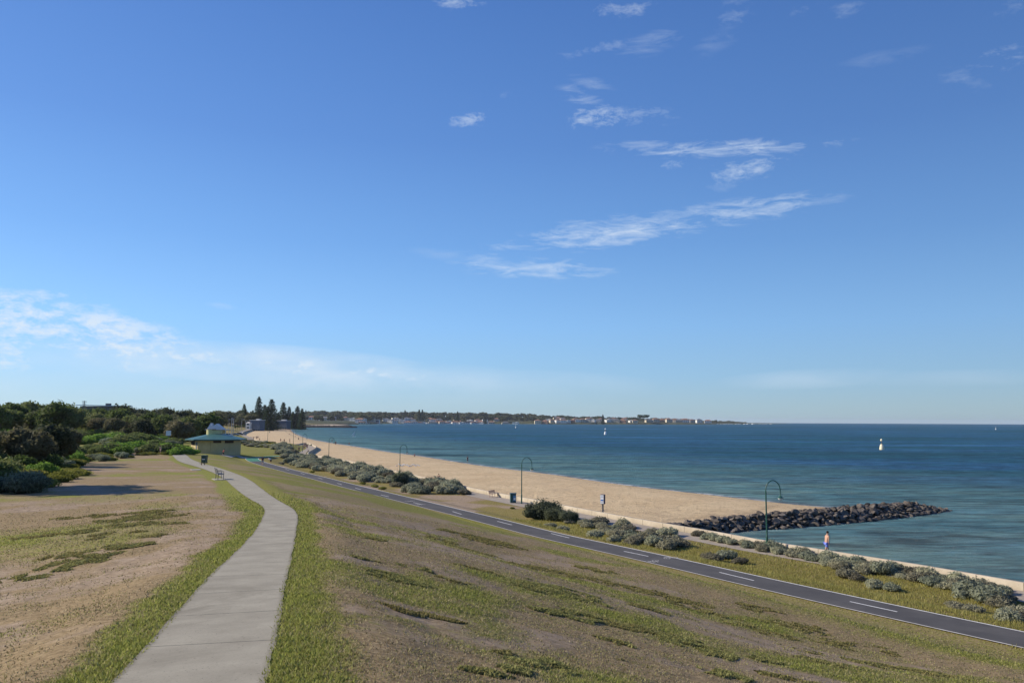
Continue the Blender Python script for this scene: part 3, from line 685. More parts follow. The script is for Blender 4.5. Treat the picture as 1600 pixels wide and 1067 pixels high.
M_dgreen = leafmat('dark_scrub_leaf', (.040, .070, .016), (.19, .27, .065), (.20, .21, .08))
M_bgreen = leafmat('bright_scrub_leaf', (.06, .125, .015), (.24, .38, .055), (.18, .30, .05))
M_yel = leafmat('olive_scrub_leaf', (.07, .085, .012), (.26, .28, .045), (.28, .27, .06))
M_brown = leafmat('tea_tree_leaf', (.040, .052, .024), (.17, .19, .09), (.19, .16, .085))
M_pine = leafmat('pine_leaf', (.022, .040, .020), (.085, .125, .060))
M_far = leafmat('far_tree_leaf', (.035, .050, .025), (.12, .145, .065), (.13, .125, .06))
M_weed = leafmat('weed_leaf', (.050, .070, .012), (.19, .22, .055))
M_bark = noisy('bark', (.07, .055, .04), (.16, .13, .10), 6)
def lumps(rx, ry, rz, n, seed, z0=.35, sub=.5):
    g = random.Random(seed); L = [(0, 0, rz*z0, rx*.7, ry*.7, rz*.72)]
    for i in range(n):
        a = g.random()*2*pi; r = .35+.4*g.random(); s = sub*(.7+.6*g.random())
        L.append((cos(a)*rx*r, sin(a)*ry*r, rz*(z0*.6+.45*g.random()*(1-r*.4)), rx*s, ry*s, rz*s*.8))
    return L
def stems(name, rx, h, n, seed, parent, m=None):
    g = random.Random(seed); b = MB()
    for i in range(n):
        a = g.random()*2*pi; q = .5*rx*g.random(); b.tube([(0, 0, -.25), (cos(a)*q*.4, sin(a)*q*.4, h*.3), (cos(a)*q, sin(a)*q, h*.62)], [.06*h, .045*h, .015*h], 5)
    return b.done(name, m or M_bark, parent)
def make_shrub(name, cat, rx, ry, rz, nl, leaf, m, seed, group, nb=7, **k):
    t = thing(name, 'x', cat, (0, 0, 0), 0, group); fm = foliage_mesh('foliage', lumps(rx, ry, rz, nb, seed), nl, leaf, seed, m, **k); obj('foliage', fm, None, t)
    stems('stem', rx, rz, 3, seed, t); return t
def make_tree(name, cat, h, cr, m, seed, group, nl=2200, leaf=.28, trunk=.35, flat=.6, nb=9, lean=0):
    g = random.Random(seed); t = thing(name, 'x', cat, (0, 0, 0), 0, group)
    L = []; zc = h*(trunk+(1-trunk)*.5); hr = h*(1-trunk)*.5
    for i in range(nb):
        a = g.random()*2*pi; r = cr*.62*math.sqrt(g.random()); s = .34+.22*g.random()
        L.append((cos(a)*r+lean*h*.2, sin(a)*r, zc+hr*(g.random()*1.3-.6)*(1-.5*r/cr), cr*s, cr*s, hr*s*1.1*flat/.6))
    obj('crown', foliage_mesh('crown', L, nl, leaf, seed, m, shell=.75), None, t)
    b = MB(); b.tube([(0, 0, -.6), (.05*h*lean, 0, h*trunk*.5), (lean*h*.15, .02*h, h*trunk*1.15)], [.035*h, .026*h, .018*h], 7)
    for q in L[:6]: b.tube([(lean*h*.12, .015*h, h*trunk*.9), ((q[0]+lean*h*.1)*.5, q[1]*.5, (h*trunk+q[2])*.5), (q[0], q[1], q[2])], [.016*h, .011*h, .004*h], 5)
    b.done('trunk', M_bark, t); return t
def make_norfolk(h, seed, group):
    g = np.random.default_rng(seed); t = thing('norfolk_pine', 'x', 'tree', (0, 0, 0), 0, group)
    Vs = []; tiers = int(h*1.05); Tt = []
    b = MB(); b.tube([(0, 0, -.8), (0, 0, h*.5), (0, 0, h*.985)], [.018*h, .011*h, .002*h], 8)
    for k in range(tiers):
        z = h*(.10+.88*(k/tiers)); f = k/tiers; L = h*.235*(1-f)**.72*(.78+.4*g.random())+.35
        nbr = 7
        for j in range(nbr):
            a = 2*pi*(j+g.random()*.5)/nbr+k; Lj = L*(.75+.35*g.random()); n = int(8+18*Lj/h*5)
            u = g.random(n)**.7; x = u*Lj; zz = z+x*.10+.09*Lj*np.sin(u*3)-.04*x; side = (g.random(n)-.5)*Lj*.30*(1-u*.5)
            C = np.c_[cos(a)*x-sin(a)*side, sin(a)*x+cos(a)*side, zz+(g.random(n)-.5)*.25]
            s = (.45+.45*g.random(n))[:, None]*h/30*1.25; d = np.c_[np.full(n, cos(a)), np.full(n, sin(a)), np.full(n, .35)]+g.normal(size=(n, 3))*.35
            q = np.cross(d, g.normal(size=(n, 3))); q /= np.linalg.norm(q, axis=1)[:, None]
            Vs.append(np.stack([C-d*s*.7, C-q*s*.35, C+d*s*.7, C+q*s*.35], 1).reshape(-1, 3)); Tt.append(np.repeat(g.random(n), 4))
    V = np.concatenate(Vs); F = np.arange(len(V)).reshape(-1, 4)
    mesh_np('crown', V, F, M_pine, {'tint': np.concatenate(Tt)}, parent=t); b.done('trunk', M_bark, t); return t
class Planter:
    """first use moves the source itself, later uses copy the whole tree of objects"""
    def __init__(s, protos): s.p = protos; s.used = [False]*len(protos); s.i = 0
    def put(s, x, y, sc, rz, label, k=None, sz=1.0, dz=0.0, group=None):
        k = s.i % len(s.p) if k is None else k; s.i += 1
        src = s.p[k]
        o = copytree(src) if s.used[k] else src; s.used[k] = True
        o.location = (x, y, H(x, y)-.04*sc+dz); o.scale = (sc, sc, sc*sz); o.rotation_euler = (0, 0, rz); o['label'] = label
        if group: o['group'] = group
        return o
def poisson(poly, step, seed, tries=3000, jitter=0, maxn=400):
    tries *= 12
    g = random.Random(seed); P = []; xs = [p[0] for p in poly]; ys = [p[1] for p in poly]; pa = [tuple(p) for p in poly]
    cand = np.array([(g.uniform(min(xs), max(xs)), g.uniform(min(ys), max(ys))) for _ in range(tries)]); ok = inpoly(cand[:, 0], cand[:, 1], pa)
    for x, y in cand[ok]:
        if all((x-a)**2+(y-b)**2 > step*step for a, b in P): P.append((float(x), float(y)))
        if len(P) >= maxn: break
    return P
def wpoly(pts, z): return [tuple(G(a, b, z).xy) for a, b in pts]
def clear(x, y, dmin_b=2.0, dmin_w=3.6, dmin_f=1.8):
    X = np.array([x]); Y = np.array([y])
    return polydist(X, Y, [tuple(p) for p in BIKE])[0] > dmin_b and polydist(X, Y, WALLn)[0] > dmin_w and polydist(X, Y, FC)[0] > dmin_f
# ---------------- where a plant stands, in words
LANDM = []   # (px, words)
def where(px, marks):
    return min(marks, key=lambda m: abs(m[0]-px))[1]
def topx(x, y, z=2):
    v = CM.inverted() @ Vector((x, y, z-CAMZ)); return 800-FPX*v.x/v.z, 533.5+FPX*v.y/v.z
STRIPM = [(430,'below the toilet block'),(470,'by the curved lookout'),(513,'beside the third lamp'),(560,'between the second and third lamps'),(625,'at the second-farthest curved lamp'),(690,'past the long dry bare patch'),(745,'at the end of the hedge by the small bench'),
          (845,'beside the lamp and recycling bin'),(900,'left of the blue and white sign'),(945,'in front of the blue and white sign'),(1010,'where the groyne sand begins'),(1070,'at the root of the rock groyne'),(1140,'behind the cycle path near the groyne'),(1200,'around the foot of the nearest lamp'),(1270,'left of the shirtless walker'),(1330,'right of the shirtless walker'),(1400,'by the sea wall past the walker'),(1500,'near the right end of the wall'),(1590,'at the far right edge of the strip')]
salt = Planter([make_shrub('saltbush', 'shrub', 1.15, 1.1, 1.15, 3600, .12, M_salt, 11+i, 'saltbushes between the cycle path and the wall', 14, shell=.6, jit=.6) for i in range(4)])
saltd = Planter([make_shrub('saltbush', 'shrub', 1.1, 1.0, .95, 3200, .11, M_saltb, 31+i, 'dry saltbushes between the cycle path and the wall', 13, shell=.6, jit=.6) for i in range(3)])
olive = Planter([make_shrub('coastal_shrub', 'shrub', 1.2, 1.1, .75, 2600, .08, M_yel, 41+i, 'low olive shrubs near the cycle path', 8) for i in range(2)])
def size_word(s): return 'small' if s < .62 else 'medium' if s < .95 else 'large'
def put_strip(pl, kind, x, y, s, sz=1.0):
    px, _ = topx(x, y); kind = kind if kind and pl is not salt and pl is not saltd else {salt: 'silvery grey saltbush', saltd: 'dry brownish saltbush', olive: 'olive creeping shrub'}[pl]
    pl.put(x, y, s, random.random()*6.28, f'{size_word(s)} {kind} {where(px, STRIPM)}', sz=sz)
def plant_strip():
    # long hedge below the toilet block up to the small bench
    P1 = wpoly([(424,706),(450,722),(520,737),(560,747),(600,756),(640,765),(700,767),(745,771),(747,768),(690,753),(620,740),(560,727),(520,718),(470,709),(440,699)], 2.0)
    for x, y in poisson(P1, 1.35, 5, 9000, maxn=190):
        if clear(x, y, 3.6, .75): put_strip(random.choice([salt, salt, salt, saltd]), '', x, y, random.uniform(.8, 1.35), random.uniform(.8, 1.15))
    P2 = wpoly([(832,802),(870,808),(930,826),(1000,846),(1060,852),(1075,836),(1010,812),(940,799),(870,787),(838,785)], 1.8)
    for x, y in poisson(P2, 1.15, 6, 6000, maxn=70):
        if clear(x, y, 2.6, 3.3): put_strip(random.choice([salt, saltd, saltd]), '', x, y, random.uniform(.5, .95), random.uniform(.75, 1.1))
    P3 = wpoly([(1040,822),(1100,838),(1180,855),(1260,872),(1310,884),(1325,871),(1260,857),(1180,845),(1100,829),(1045,816)], 1.7)
    for x, y in poisson(P3, .9, 7, 6000, maxn=115):
        if clear(x, y, 3, .8): put_strip(random.choice([salt, salt, saltd]), '', x, y, random.uniform(.45, .8), random.uniform(.8, 1.1))
    P4 = wpoly([(1310,886),(1400,897),(1500,920),(1575,934),(1588,914),(1500,899),(1400,883),(1330,872)], 1.7)
    for x, y in poisson(P4, .9, 8, 6000, maxn=80):
        if clear(x, y, 3, .8): put_strip(random.choice([salt, saltd, saltd]), '', x, y, random.uniform(.4, .8), random.uniform(.8, 1.1))
    for (px, py, s, pl, kd) in [(1045,850,.9,saltd,'dark dry saltbush'),(1062,846,.8,saltd,'dark dry saltbush'),(1110,868,.7,saltd,'low grey saltbush'),(1135,864,.6,salt,'low grey saltbush'),(1155,872,.5,saltd,'low grey saltbush'),
            (1322,893,.7,saltd,'round dark saltbush'),(1338,897,.55,saltd,'round dark saltbush'),(1365,908,.5,salt,'low grey saltbush'),(1392,912,.45,salt,'low grey saltbush'),(1495,941,.5,saltd,'lone grey saltbush'),(1522,945,.45,saltd,'lone grey saltbush'),
            (1588,968,.75,saltd,'loose grey saltbush'),(1575,975,.6,salt,'loose grey saltbush'),(1600,958,.8,saltd,'loose grey saltbush'),(1620,966,.8,saltd,'loose grey saltbush'),(1545,930,.9,salt,'tall silvery saltbush'),(1515,922,.9,salt,'tall silvery saltbush'),(1560,935,.8,saltd,'tall silvery saltbush'),
            (440,748-22,.6,saltd,'brown dead bush'),(585,757,.5,saltd,'dead brown bush'),(960,850,.6,saltd,'dark grey saltbush'),(990,853,.75,saltd,'dark grey saltbush'),(930,842,.6,salt,'silver saltbush'),(880,828,.5,saltd,'brown saltbush'),(860,822,.5,saltd,'brown saltbush')]:
        q = G(px, py, ZB-.3); put_strip(pl, kd, q.x, q.y, s)
    for (px, py, s) in [(585,762,.55),(597,766,.6),(567,752,.5),(800,792-4,.3),(487,741,.5)]:
        q = G(px, py, ZB-.2); put_strip(olive, 'yellow green creeping shrub', q.x, q.y, s)
    # scrub between the toilet block and the beach
    P5 = wpoly([(366,691),(366,700),(390,705),(415,705),(430,700),(424,690),(395,686)], 2.2)
    for x, y in poisson(P5, 1.9, 9, 9000, maxn=120):
        if clear(x, y, 2.5, 4): put_strip(random.choice([salt, saltd, olive, olive]), '', x, y, random.uniform(.7, 1.15), .75)
    big = make_shrub('coastal_shrub', 'shrub', 2.0, 1.7, 2.1, 5200, .10, leafmat('greygreen_leaf', (.05, .062, .035), (.20, .225, .14)), 77, 'tall grey green shrubs by the promenade', 10)
    BP = Planter([big]); q = G(846,809,1.6); BP.put(q.x, q.y, 1.0, .4, 'tallest grey green shrub right of the recycling bin', 0)
    q = G(872,812,1.6); BP.put(q.x, q.y, .72, 2.4, 'second dark rounded shrub right of the tallest one', 0); q = G(890,814,1.6); BP.put(q.x, q.y, .6, 4, 'third dark rounded shrub right of the tallest one', 0)
    q = G(624,757,1.6); BP.put(q.x, q.y, .8, 1, 'dark pointed shrub at the foot of the second lamp', 0, sz=1.4)
plant_strip()
# ---------------- left scrub
SCM = [(20,'at the left edge of the photo'),(70,'left of the pole on the skyline'),(120,'under the long grey roof'),(170,'below the long grey roof'),(215,'left of the white square sign'),(262,'under the white square sign'),(310,'behind the toilet block')]
dsc = Planter([make_shrub('coastal_shrub', 'shrub', 2.0, 1.8, 2.1, 4400, .19, M_dgreen, 51+i, 'dark scrub beside the dry lawn', 14, shell=.6) for i in range(4)])
bsc = Planter([make_shrub('coastal_shrub', 'shrub', 2.0, 1.9, 1.6, 4400, .18, M_bgreen, 61+i, 'bright green scrub in the hollow', 13, shell=.6) for i in range(2)])
ysc = Planter([make_shrub('coastal_shrub', 'shrub', 1.6, 1.5, .9, 3600, .10, M_yel, 71+i, 'olive creeping scrub along the lawn edge', 9) for i in range(2)])
gsc = Planter([make_shrub('coastal_shrub', 'shrub', 1.6, 1.5, 1.3, 3600, .10, leafmat('grey_scrub_leaf', (.08, .10, .06), (.30, .34, .22)), 81+i, 'grey green scrub along the lawn edge', 8) for i in range(2)])
def put_sc(pl, kind, x, y, s, sz=1.0, front=''):
    px, _ = topx(x, y, 5); pl.put(x, y, s, random.random()*6.28, f'{"small" if s < .8 else "medium" if s < 1.25 else "tall"} {kind} {where(px, SCM)}{front}', sz=sz)
EDGE = [hit(a, b) for a, b in [(0,785),(40,776),(82,766),(108,752),(135,742),(116,735),(150,723),(200,716),(240,709),(262,704)]]
def plant_scrub():
    E = [(p.x, p.y) for p in EDGE]
    poly1 = [(E[0][0]-25, E[0][1]-16), (E[0][0]-.5, E[0][1]-.5)]+[(x-1.0, y+.8) for x, y in E]+[(-60, 160), (-96, 160), (-85, 80)]
    front = 0
    for i, (x, y) in enumerate(poisson(poly1, 2.6, 21, 14000, maxn=215)):
        de = polydist(np.array([x]), np.array([y]), E)[0]
        if de < 2.6: pl = random.choice([ysc, ysc, gsc]); s = random.uniform(.55, 1.0); kd = {ysc: 'olive creeping shrub', gsc: 'grey green shrub'}[pl]
        elif de < 7: pl = random.choice([ysc, dsc, gsc, bsc]); s = random.uniform(.8, 1.1); kd = {ysc: 'olive shrub', gsc: 'grey green shrub', dsc: 'dark green shrub', bsc: 'bright green shrub'}[pl]
        else:
            if topx(x, y)[0] > 278: continue
            n_ = fbm(x, y, .03, 2, 40)
            pl = random.choice([dsc, dsc, gsc, bsc]) if n_ < .47 else random.choice([bsc, bsc, dsc, ysc]); s = random.uniform(.8, 1.25); kd = {ysc: 'olive shrub', gsc: 'grey green shrub', dsc: 'dark green shrub', bsc: 'bright green shrub'}[pl]
        put_sc(pl, kd, x, y, s, random.uniform(.85, 1.15), ' on the lawn edge' if de < 2.6 else ' just behind the edge' if de < 7 else ' deep in the scrub')
    for i, (x, y) in enumerate(poisson([(-60, 160), (-96, 160), (-84, 120), (-110, 150), (-175, 250), (-75, 262), (-58, 205)], 4.4, 23, 14000, maxn=150)):
        if topx(x, y)[0] > 283-6 and y < 245 or topx(x, y)[0] > 345: continue
        pl = random.choice([bsc, bsc, ysc, gsc, dsc]) if fbm(x, y, .03, 2, 41) > .42 else random.choice([dsc, dsc, bsc]); kd = {ysc: 'olive shrub', gsc: 'grey green shrub', dsc: 'dark green shrub', bsc: 'bright green shrub'}[pl]
        put_sc(pl, kd, x, y, random.uniform(1.2, 1.8), random.uniform(.6, .85), ' on the far slope')
    q = hit(52, 771); gsc.put(q.x-.9, q.y+1.2, 1.0, 1, 'round pale grey green bush at the lawn edge bottom left', 0, 1.15)
    for (px, py, sc) in [(238,707,.7),(229,708,.9),(222,708,.8),(248,700,1.1),(262,697,1.0),(275,697,.9),(268,694,1.0)]:
        q = hit(px, py, 500); gsc.put(q.x, q.y, sc*1.2, px, f'grey green bush {where(px, SCM)} at the lawn crest')
plant_scrub()
TT = Planter([make_tree('tea_tree', 'tree', 6.5, 3.8, M_brown, 91+i, 'brown grey tea trees behind the scrub', 4800, .30, .04, .62, 14, lean=.3*(i-1)) for i in range(3)])
GT = Planter([make_tree('coastal_tree', 'tree', 8, 4.2, M_dgreen, 101+i, 'dark trees on the skyline at left', 4400, .36, .06, .62, 11) for i in range(4)])
MT = Planter([make_tree('suburban_tree', 'tree', 9, 5.2, M_far, 111+i, 'trees of the middle distance', 1800, .5, .05, .62, 10) for i in range(4)])
def tree_at(pl, px, d, top_y, h0, label, wide=1.0, group=None):
    """a tree in the direction of px, d metres out, its top where the photograph shows it"""
    v = pdir(px, top_y); k = d/math.hypot(v.x, v.y); x, y = v.x*k, v.y*k; ztop = CAMZ+v.z*k
    h = max(ztop-H(x, y, False), 2.5); s = h/h0; o = pl.put(x, y, s*wide, random.random()*6.28, label, sz=1/wide, group=group)
    return o
SKYM = [(30,'at the left edge of the skyline'),(60,'on the highest clump at left'),(105,'left of the skyline pole'),(150,'by the long grey roof'),(185,'where the roof ends'),(240,'above the white square sign'),(300,'above the toilet block roof left end'),(335,'above the white pavilion'),(365,'behind the twin masts'),(395,'left of the tall pines'),(440,'behind the pine row')]
def plant_trees():
    # near hump of tea trees and the dark wall of trees behind the scrub
    for (px, d, ty, w) in [(52,110,667,1.0),(74,118,664,1.0),(90,126,669,1.0),(12,130,672,1),(-30,110,668,1.0)]:
        tree_at(TT, px, d, ty, 6.5, f'spreading brown tea tree {where(px, SCM)}', w, 'spreading tea trees before the tree wall')
    prof = [(-60,632),(0,629),(20,628),(35,627),(55,625),(66,630),(80,630),(92,628),(108,631),(118,637),(130,640),(150,641),(175,640),(190,634),(205,641),(225,642),(245,640),(265,642),(285,644),(300,643),(330,640),(350,642),(365,640),(380,641)]
    px_ = [p for p, _ in prof]; ty_ = [t for _, t in prof]
    for i in range(46):
        px = -70+i*10.2+random.uniform(-3, 3); d = random.uniform(255, 315)
        if px > 322: continue
        y_ = np.interp(px, px_, ty_)+random.uniform(2, 9)+(2 if px > 120 else 0); tree_at(random.choice([TT, GT, GT]), px, d, y_+4, 7.2, f'dark bushy front tree {where(px, SKYM)}', random.uniform(.95, 1.25), 'front wall of dark trees at left')
    for i in range(44):
        px = -60+i*8.6+random.uniform(-3, 3); d = random.uniform(320, 380) if px < 120 else random.uniform(380, 560)
        tree_at(GT if px < 160 else MT, px, d, np.interp(px, px_, ty_)+random.uniform(-.5, 3), 8.5, f'rounded skyline tree {where(px, SKYM)}', random.uniform(.8, 1.1), 'skyline trees at left')
    for i in range(60):
        px = 120+i*3.75+random.uniform(-4, 4); d = random.uniform(330, 700)
        if px > 346: continue
        tree_at(MT, px, d, np.interp(px, px_, ty_)+random.uniform(5, 15), 8.5, f'rounded tree below the skyline {where(px, SKYM)}', random.uniform(.9, 1.5), 'trees below the skyline')
    for i in range(40):
        px = 345+i*3.4+random.uniform(-3, 3); d = random.uniform(1080, 1500)
        q = pdir(px, 655); q = q*(d-60)/math.hypot(q.x, q.y)
        if not (inpoly(np.array([q.x]), np.array([q.y]), LAND)[0] and polydist(np.array([q.x]), np.array([q.y]), COASTn)[0] > 35): continue
        tree_at(MT, px, d, 645+random.uniform(-3, 6)+max(0, (px-440)*.03), 8.5, f'rounded tree {where(px, SKYM)}', random.uniform(1.1, 1.7), 'trees around the pine row')
    for i in range(30):
        px = 338+i*2.6+random.uniform(-2, 2); d = random.uniform(860, 1010)
        tree_at(MT, px, d, 643+random.uniform(0, 9), 8.5, f'green tree behind the foreshore lawn {where(px, SKYM)}', random.uniform(1.1, 1.6), 'trees behind the foreshore lawn')
    for px, ty in ((140,636),(148,638),(157,637),(166,638.5),(176,636.5),(186,637)): tree_at(GT, px, random.uniform(325, 370), ty, 8.5, 'dark tree hiding the wall of the long grey roofed building', 1.1, 'trees before the long grey roof')
    # shade of a tree beyond the left edge of the picture falls across the dry lawn
    GT.put(-46.5, 60, 1.5, 1, 'tall tree beyond the left edge whose shadow crosses the lawn'); GT.put(-54, 58, 1.35, 2, 'broad tree beyond the left edge beside the tall one')
    NP = Planter([make_norfolk(30, 131+i, 'norfolk pines behind the beach') for i in range(3)])
    pn = [(384,638,900,'low one left of the tallest pine'),(395,640,900,'short one left of the tallest pine'),(405,618,880,'tallest and slimmest one'),(414,631,900,'thin one between the two tall pines'),(425,622,840,'broad dark one right of the tallest'),(419,634,800,'half hidden one left of the broad pine'),
          (443,627,1020,'third tall one right of the gap'),(452,634,1020,'shorter one right of the third tall pine'),(465,633,1000,'fourth tall one of the row'),(472,637,960,'last one at the right end of the row'),(382,630,1000,'far left thin one with bare top'),(435,643,980,'stub between the tall pines'),(458,642,1000,'small one between the third and fourth')]
    for px, ty, d, w in pn: tree_at(NP, px, d, ty, 30, f'norfolk pine, {w}', 1.15 if 'broad' in w else 1.0 if 'slim' not in w else .85)
    for px, ty in ((478,640),(633,640),(655,639),(660,639),(602,643),(577,644),(715,642),(942,647),(758,645)):
        tree_at(NP, px, 2620, ty, 30, f'pointed pine on the far shore {where(px, FARM)}', .9, 'pointed pines on the far shore')
FARM = [(480,'behind the far breakwater sand'),(530,'left of the white curved building'),(585,'behind the white curved building'),(630,'among the white houses'),(700,'in the long middle stretch'),(800,'above the small left buoy'),(880,'left of the slim white beacon'),(945,'behind the slim white beacon'),(1005,'by the big umbrella tree'),(1060,'right of the umbrella tree'),(1110,'near the far marina')]
plant_trees()
def plant_far():
    FTp = [make_tree('far_shore_tree', 'tree', 10, 6, M_far, 141+i, 'trees on the far shore', 420, 1.5, .12, .62, 7) for i in range(4)]; FT = Planter(FTp)
    g = random.Random(99)
    skyx = [455,480,510,540,600,650,700,760,820,870,920,960,1000,1060,1120,1160]; skyy = [645,641,640,641,642,642,643,643,645,648,649,650,651,653,655,658]
    wl = lambda px: float(np.interp(px, [450,600,1000,1140,1222], [667,661.8,663.1,662.6,661.9]))
    for i in range(270):
        px = 462+(i % 135)*5.1+g.uniform(-3, 3); row = i//135
        if px > 1150: continue
        d0 = G(px, wl(px), 0).xy.length if px > 560 else 2350
        d = d0+(g.uniform(110, 260) if row == 0 else g.uniform(500, 900)); t0 = np.interp(px, skyx, skyy)
        ty = t0+g.uniform(4.5, 8) if row == 0 else t0+g.uniform(0, 2.8)
        tree_at(FT, px, d, ty, 10, f'{"low" if row == 0 else "skyline"} tree on the far shore {where(px, FARM)}', g.uniform(1.2, 1.9))
    for i in range(44):
        px = g.uniform(470, 578); d = g.uniform(1350, 2250); v = pdir(px, 655); q = v*(d-80)/math.hypot(v.x, v.y)
        if not (inpoly(np.array([q.x]), np.array([q.y]), LAND)[0] and polydist(np.array([q.x]), np.array([q.y]), COASTn)[0] > 40): continue
        tree_at(FT, px, d, g.uniform(647, 655), 10, f'tree on the headland {where(px, FARM)}', g.uniform(1.0, 1.5), 'trees on the headland behind the breakwater')
    # wood mass behind, nobody could count it
    V = []; F = []; T = []; n0 = 0
    for i in range(1100):
        px = g.uniform(455, 1165); d0 = G(px, wl(px), 0).xy.length if px > 560 else 2350
        d = d0+g.uniform(190, 900); v = pdir(px, 655); k = d/math.hypot(v.x, v.y); x, y = v.x*k, v.y*k; z = H(x, y, False); h = g.uniform(6, 10)
        t0 = np.interp(px, skyx, skyy); vt = pdir(px, t0+1.5); zt = CAMZ+vt.z*d/math.hypot(vt.x, vt.y); h = max(3, min(h, zt-z))
        a, f, t = leaves([(0, 0, h*.5, 8, 8, h*.55)], 70, 2.4, i); V.append(a+np.array([x, y, z])); F.append(f+n0); T.append(t); n0 += len(a)
    o = mesh_np('far_woodland', np.concatenate(V), np.concatenate(F), M_far, {'tint': np.concatenate(T)}); tag(o, 'continuous low green tree cover along the far shore', 'woodland', kind='stuff')
    um = make_tree('umbrella_tree', 'tree', 14, 9, M_pine, 171, None, 1500, 1.0, .45, .35, 9)
    v = pdir(1005, 647); k = 2850/math.hypot(v.x, v.y); s = (CAMZ+v.z*k-H(v.x*k, v.y*k, False))/14; um.location = (v.x*k, v.y*k, H(v.x*k, v.y*k, False)); um.scale = (s*1.15, s*1.15, s); um['label'] = 'big dark flat topped tree standing above the far houses'
plant_far()
# ================================================================== GRASS AND WEEDS
def blades():
    g = np.random.default_rng(3); n = 620000
    az = np.radians(g.uniform(-38, 38, n)); r = 6.0*(60/6.0)**(g.random(n)**.85); x = r*np.sin(az); y = r*np.cos(az)
    gr, di, ol = masks(x, y); df = polydist(x, y, FC); dbk = polydist(x, y, [tuple(p) for p in BIKE])
    # real footpath outline keeps the blades off the paving, save the ragged fringe
    FPp = [tuple(a.xy) for a, b in FP]+[tuple(b.xy) for a, b in FP[::-1]]; inp = inpoly(x, y, FPp)
    nz = fbm(x, y, 1.1, 3, 77)
    pr = np.clip(.18+.9*gr-.35*di+1.1*(nz-.5), .03, 1)*(1-sst(38, 60, r))*np.where(inp & (df < .72), 0, np.where(inp, .35, 1))*(dbk > 1.5)*(polydist(x, y, WALLn) > 3.4)
    k = g.random(n) < pr; x, y, gr, ol, nz, r = x[k], y[k], gr[k], ol[k], nz[k], r[k]; n = len(x); z = H(x, y)
    h = (.010+.022*g.random(n))*(.7+.8*gr)*(1+r*.02); w = (.0045+.004*g.random(n))*(1+r*.07)
    a = g.random(n)*2*pi; lx, ly = np.cos(a), np.sin(a); b = g.random(n)*2*pi; sp = h*(.3+.9*g.random(n))
    V = np.stack([np.c_[x-lx*w, y-ly*w, z-.005], np.c_[x+lx*w, y+ly*w, z-.005], np.c_[x+np.cos(b)*sp, y+np.sin(b)*sp, z+h]], 1).reshape(-1, 3)
    gg = np.clip(gr*1.15-.22+1.1*(g.random(n)-.5)+.9*(nz-.5), 0, 1)
    m = mat('grass_blade', rough=.8, spec=.12); t = NT(m)
    c = t.mix(t.attr('green'), t.ramp(t.attr('tint'), [(0, (.15, .115, .06)), (1, (.48, .40, .25))]), t.ramp(t.attr('tint'), [(0, (.15, .165, .035)), (1, (.37, .40, .10))])); t.col(c, .45)
    o = mesh_np('grass', V, np.arange(3*n).reshape(-1, 3), m, {'green': np.repeat(gg, 3), 'tint': np.repeat(g.random(n), 3)}); tag(o, 'short dry and green grass blades over the near hill', 'grass', kind='stuff')
blades()
WEEDS = [(615,903,55,9,1),(650,887,32,5,.8),(568,872,25,4,.7),(580,842,22,3,.7),(690,845,35,5,.6),(760,845,60,7,.5),(735,860,45,6,.6),(700,830,20,3,.6),(880,925,75,16,.9),(830,918,40,9,.8),(900,962,48,12,1),(855,955,30,7,.9),(960,975,60,9,.6),(1010,985,55,8,.6),(850,1040,55,18,1),(805,1048,30,12,.9),(760,1052,40,7,.8),(790,1020,25,7,.6),
         (1075,1005,60,14,.95),(1040,998,35,8,.8),(1110,1020,45,12,.9),(1135,1055,42,12,.95),(1190,1030,35,9,.9),(960,1003,35,8,.7),(1250,1015,35,9,.7),(1290,1035,45,12,.7),(1190,985,60,10,.55),(1100,955,60,9,.55),(1050,935,60,8,.5),(980,918,70,8,.5),(900,900,70,8,.55),(840,890,60,7,.5),(1250,980,60,9,.5),(1330,1010,70,9,.5),(1380,1040,60,12,.65),(1440,1050,60,10,.6),(1180,950,40,6,.45),
         (1010,950,35,8,.6),(930,890,35,5,.6),(1000,1040,30,7,.5),(1230,1060,50,8,.6),(700,905,40,6,.5),(745,890,35,4,.5),(690,965,35,4,.25),(620,950,40,4,.25),
         (190,855,48,5,.8),(150,868,40,5,.7),(110,880,45,6,.8),(50,900,50,7,.8),(10,908,35,7,.9),(200,812,50,4,.7),(230,806,35,4,.6),(140,807,50,3,.5),(210,820,40,4,.7),(135,830,22,4,.7),(165,835,20,3,.6),(150,842,14,2,.6),(265,818,30,3,.6),(240,800,30,3,.6),(245,838,25,3,.5),(90,870,30,4,.5),(215,832,18,3,.5),(60,838,40,3,.35),(280,805,20,3,.5)]
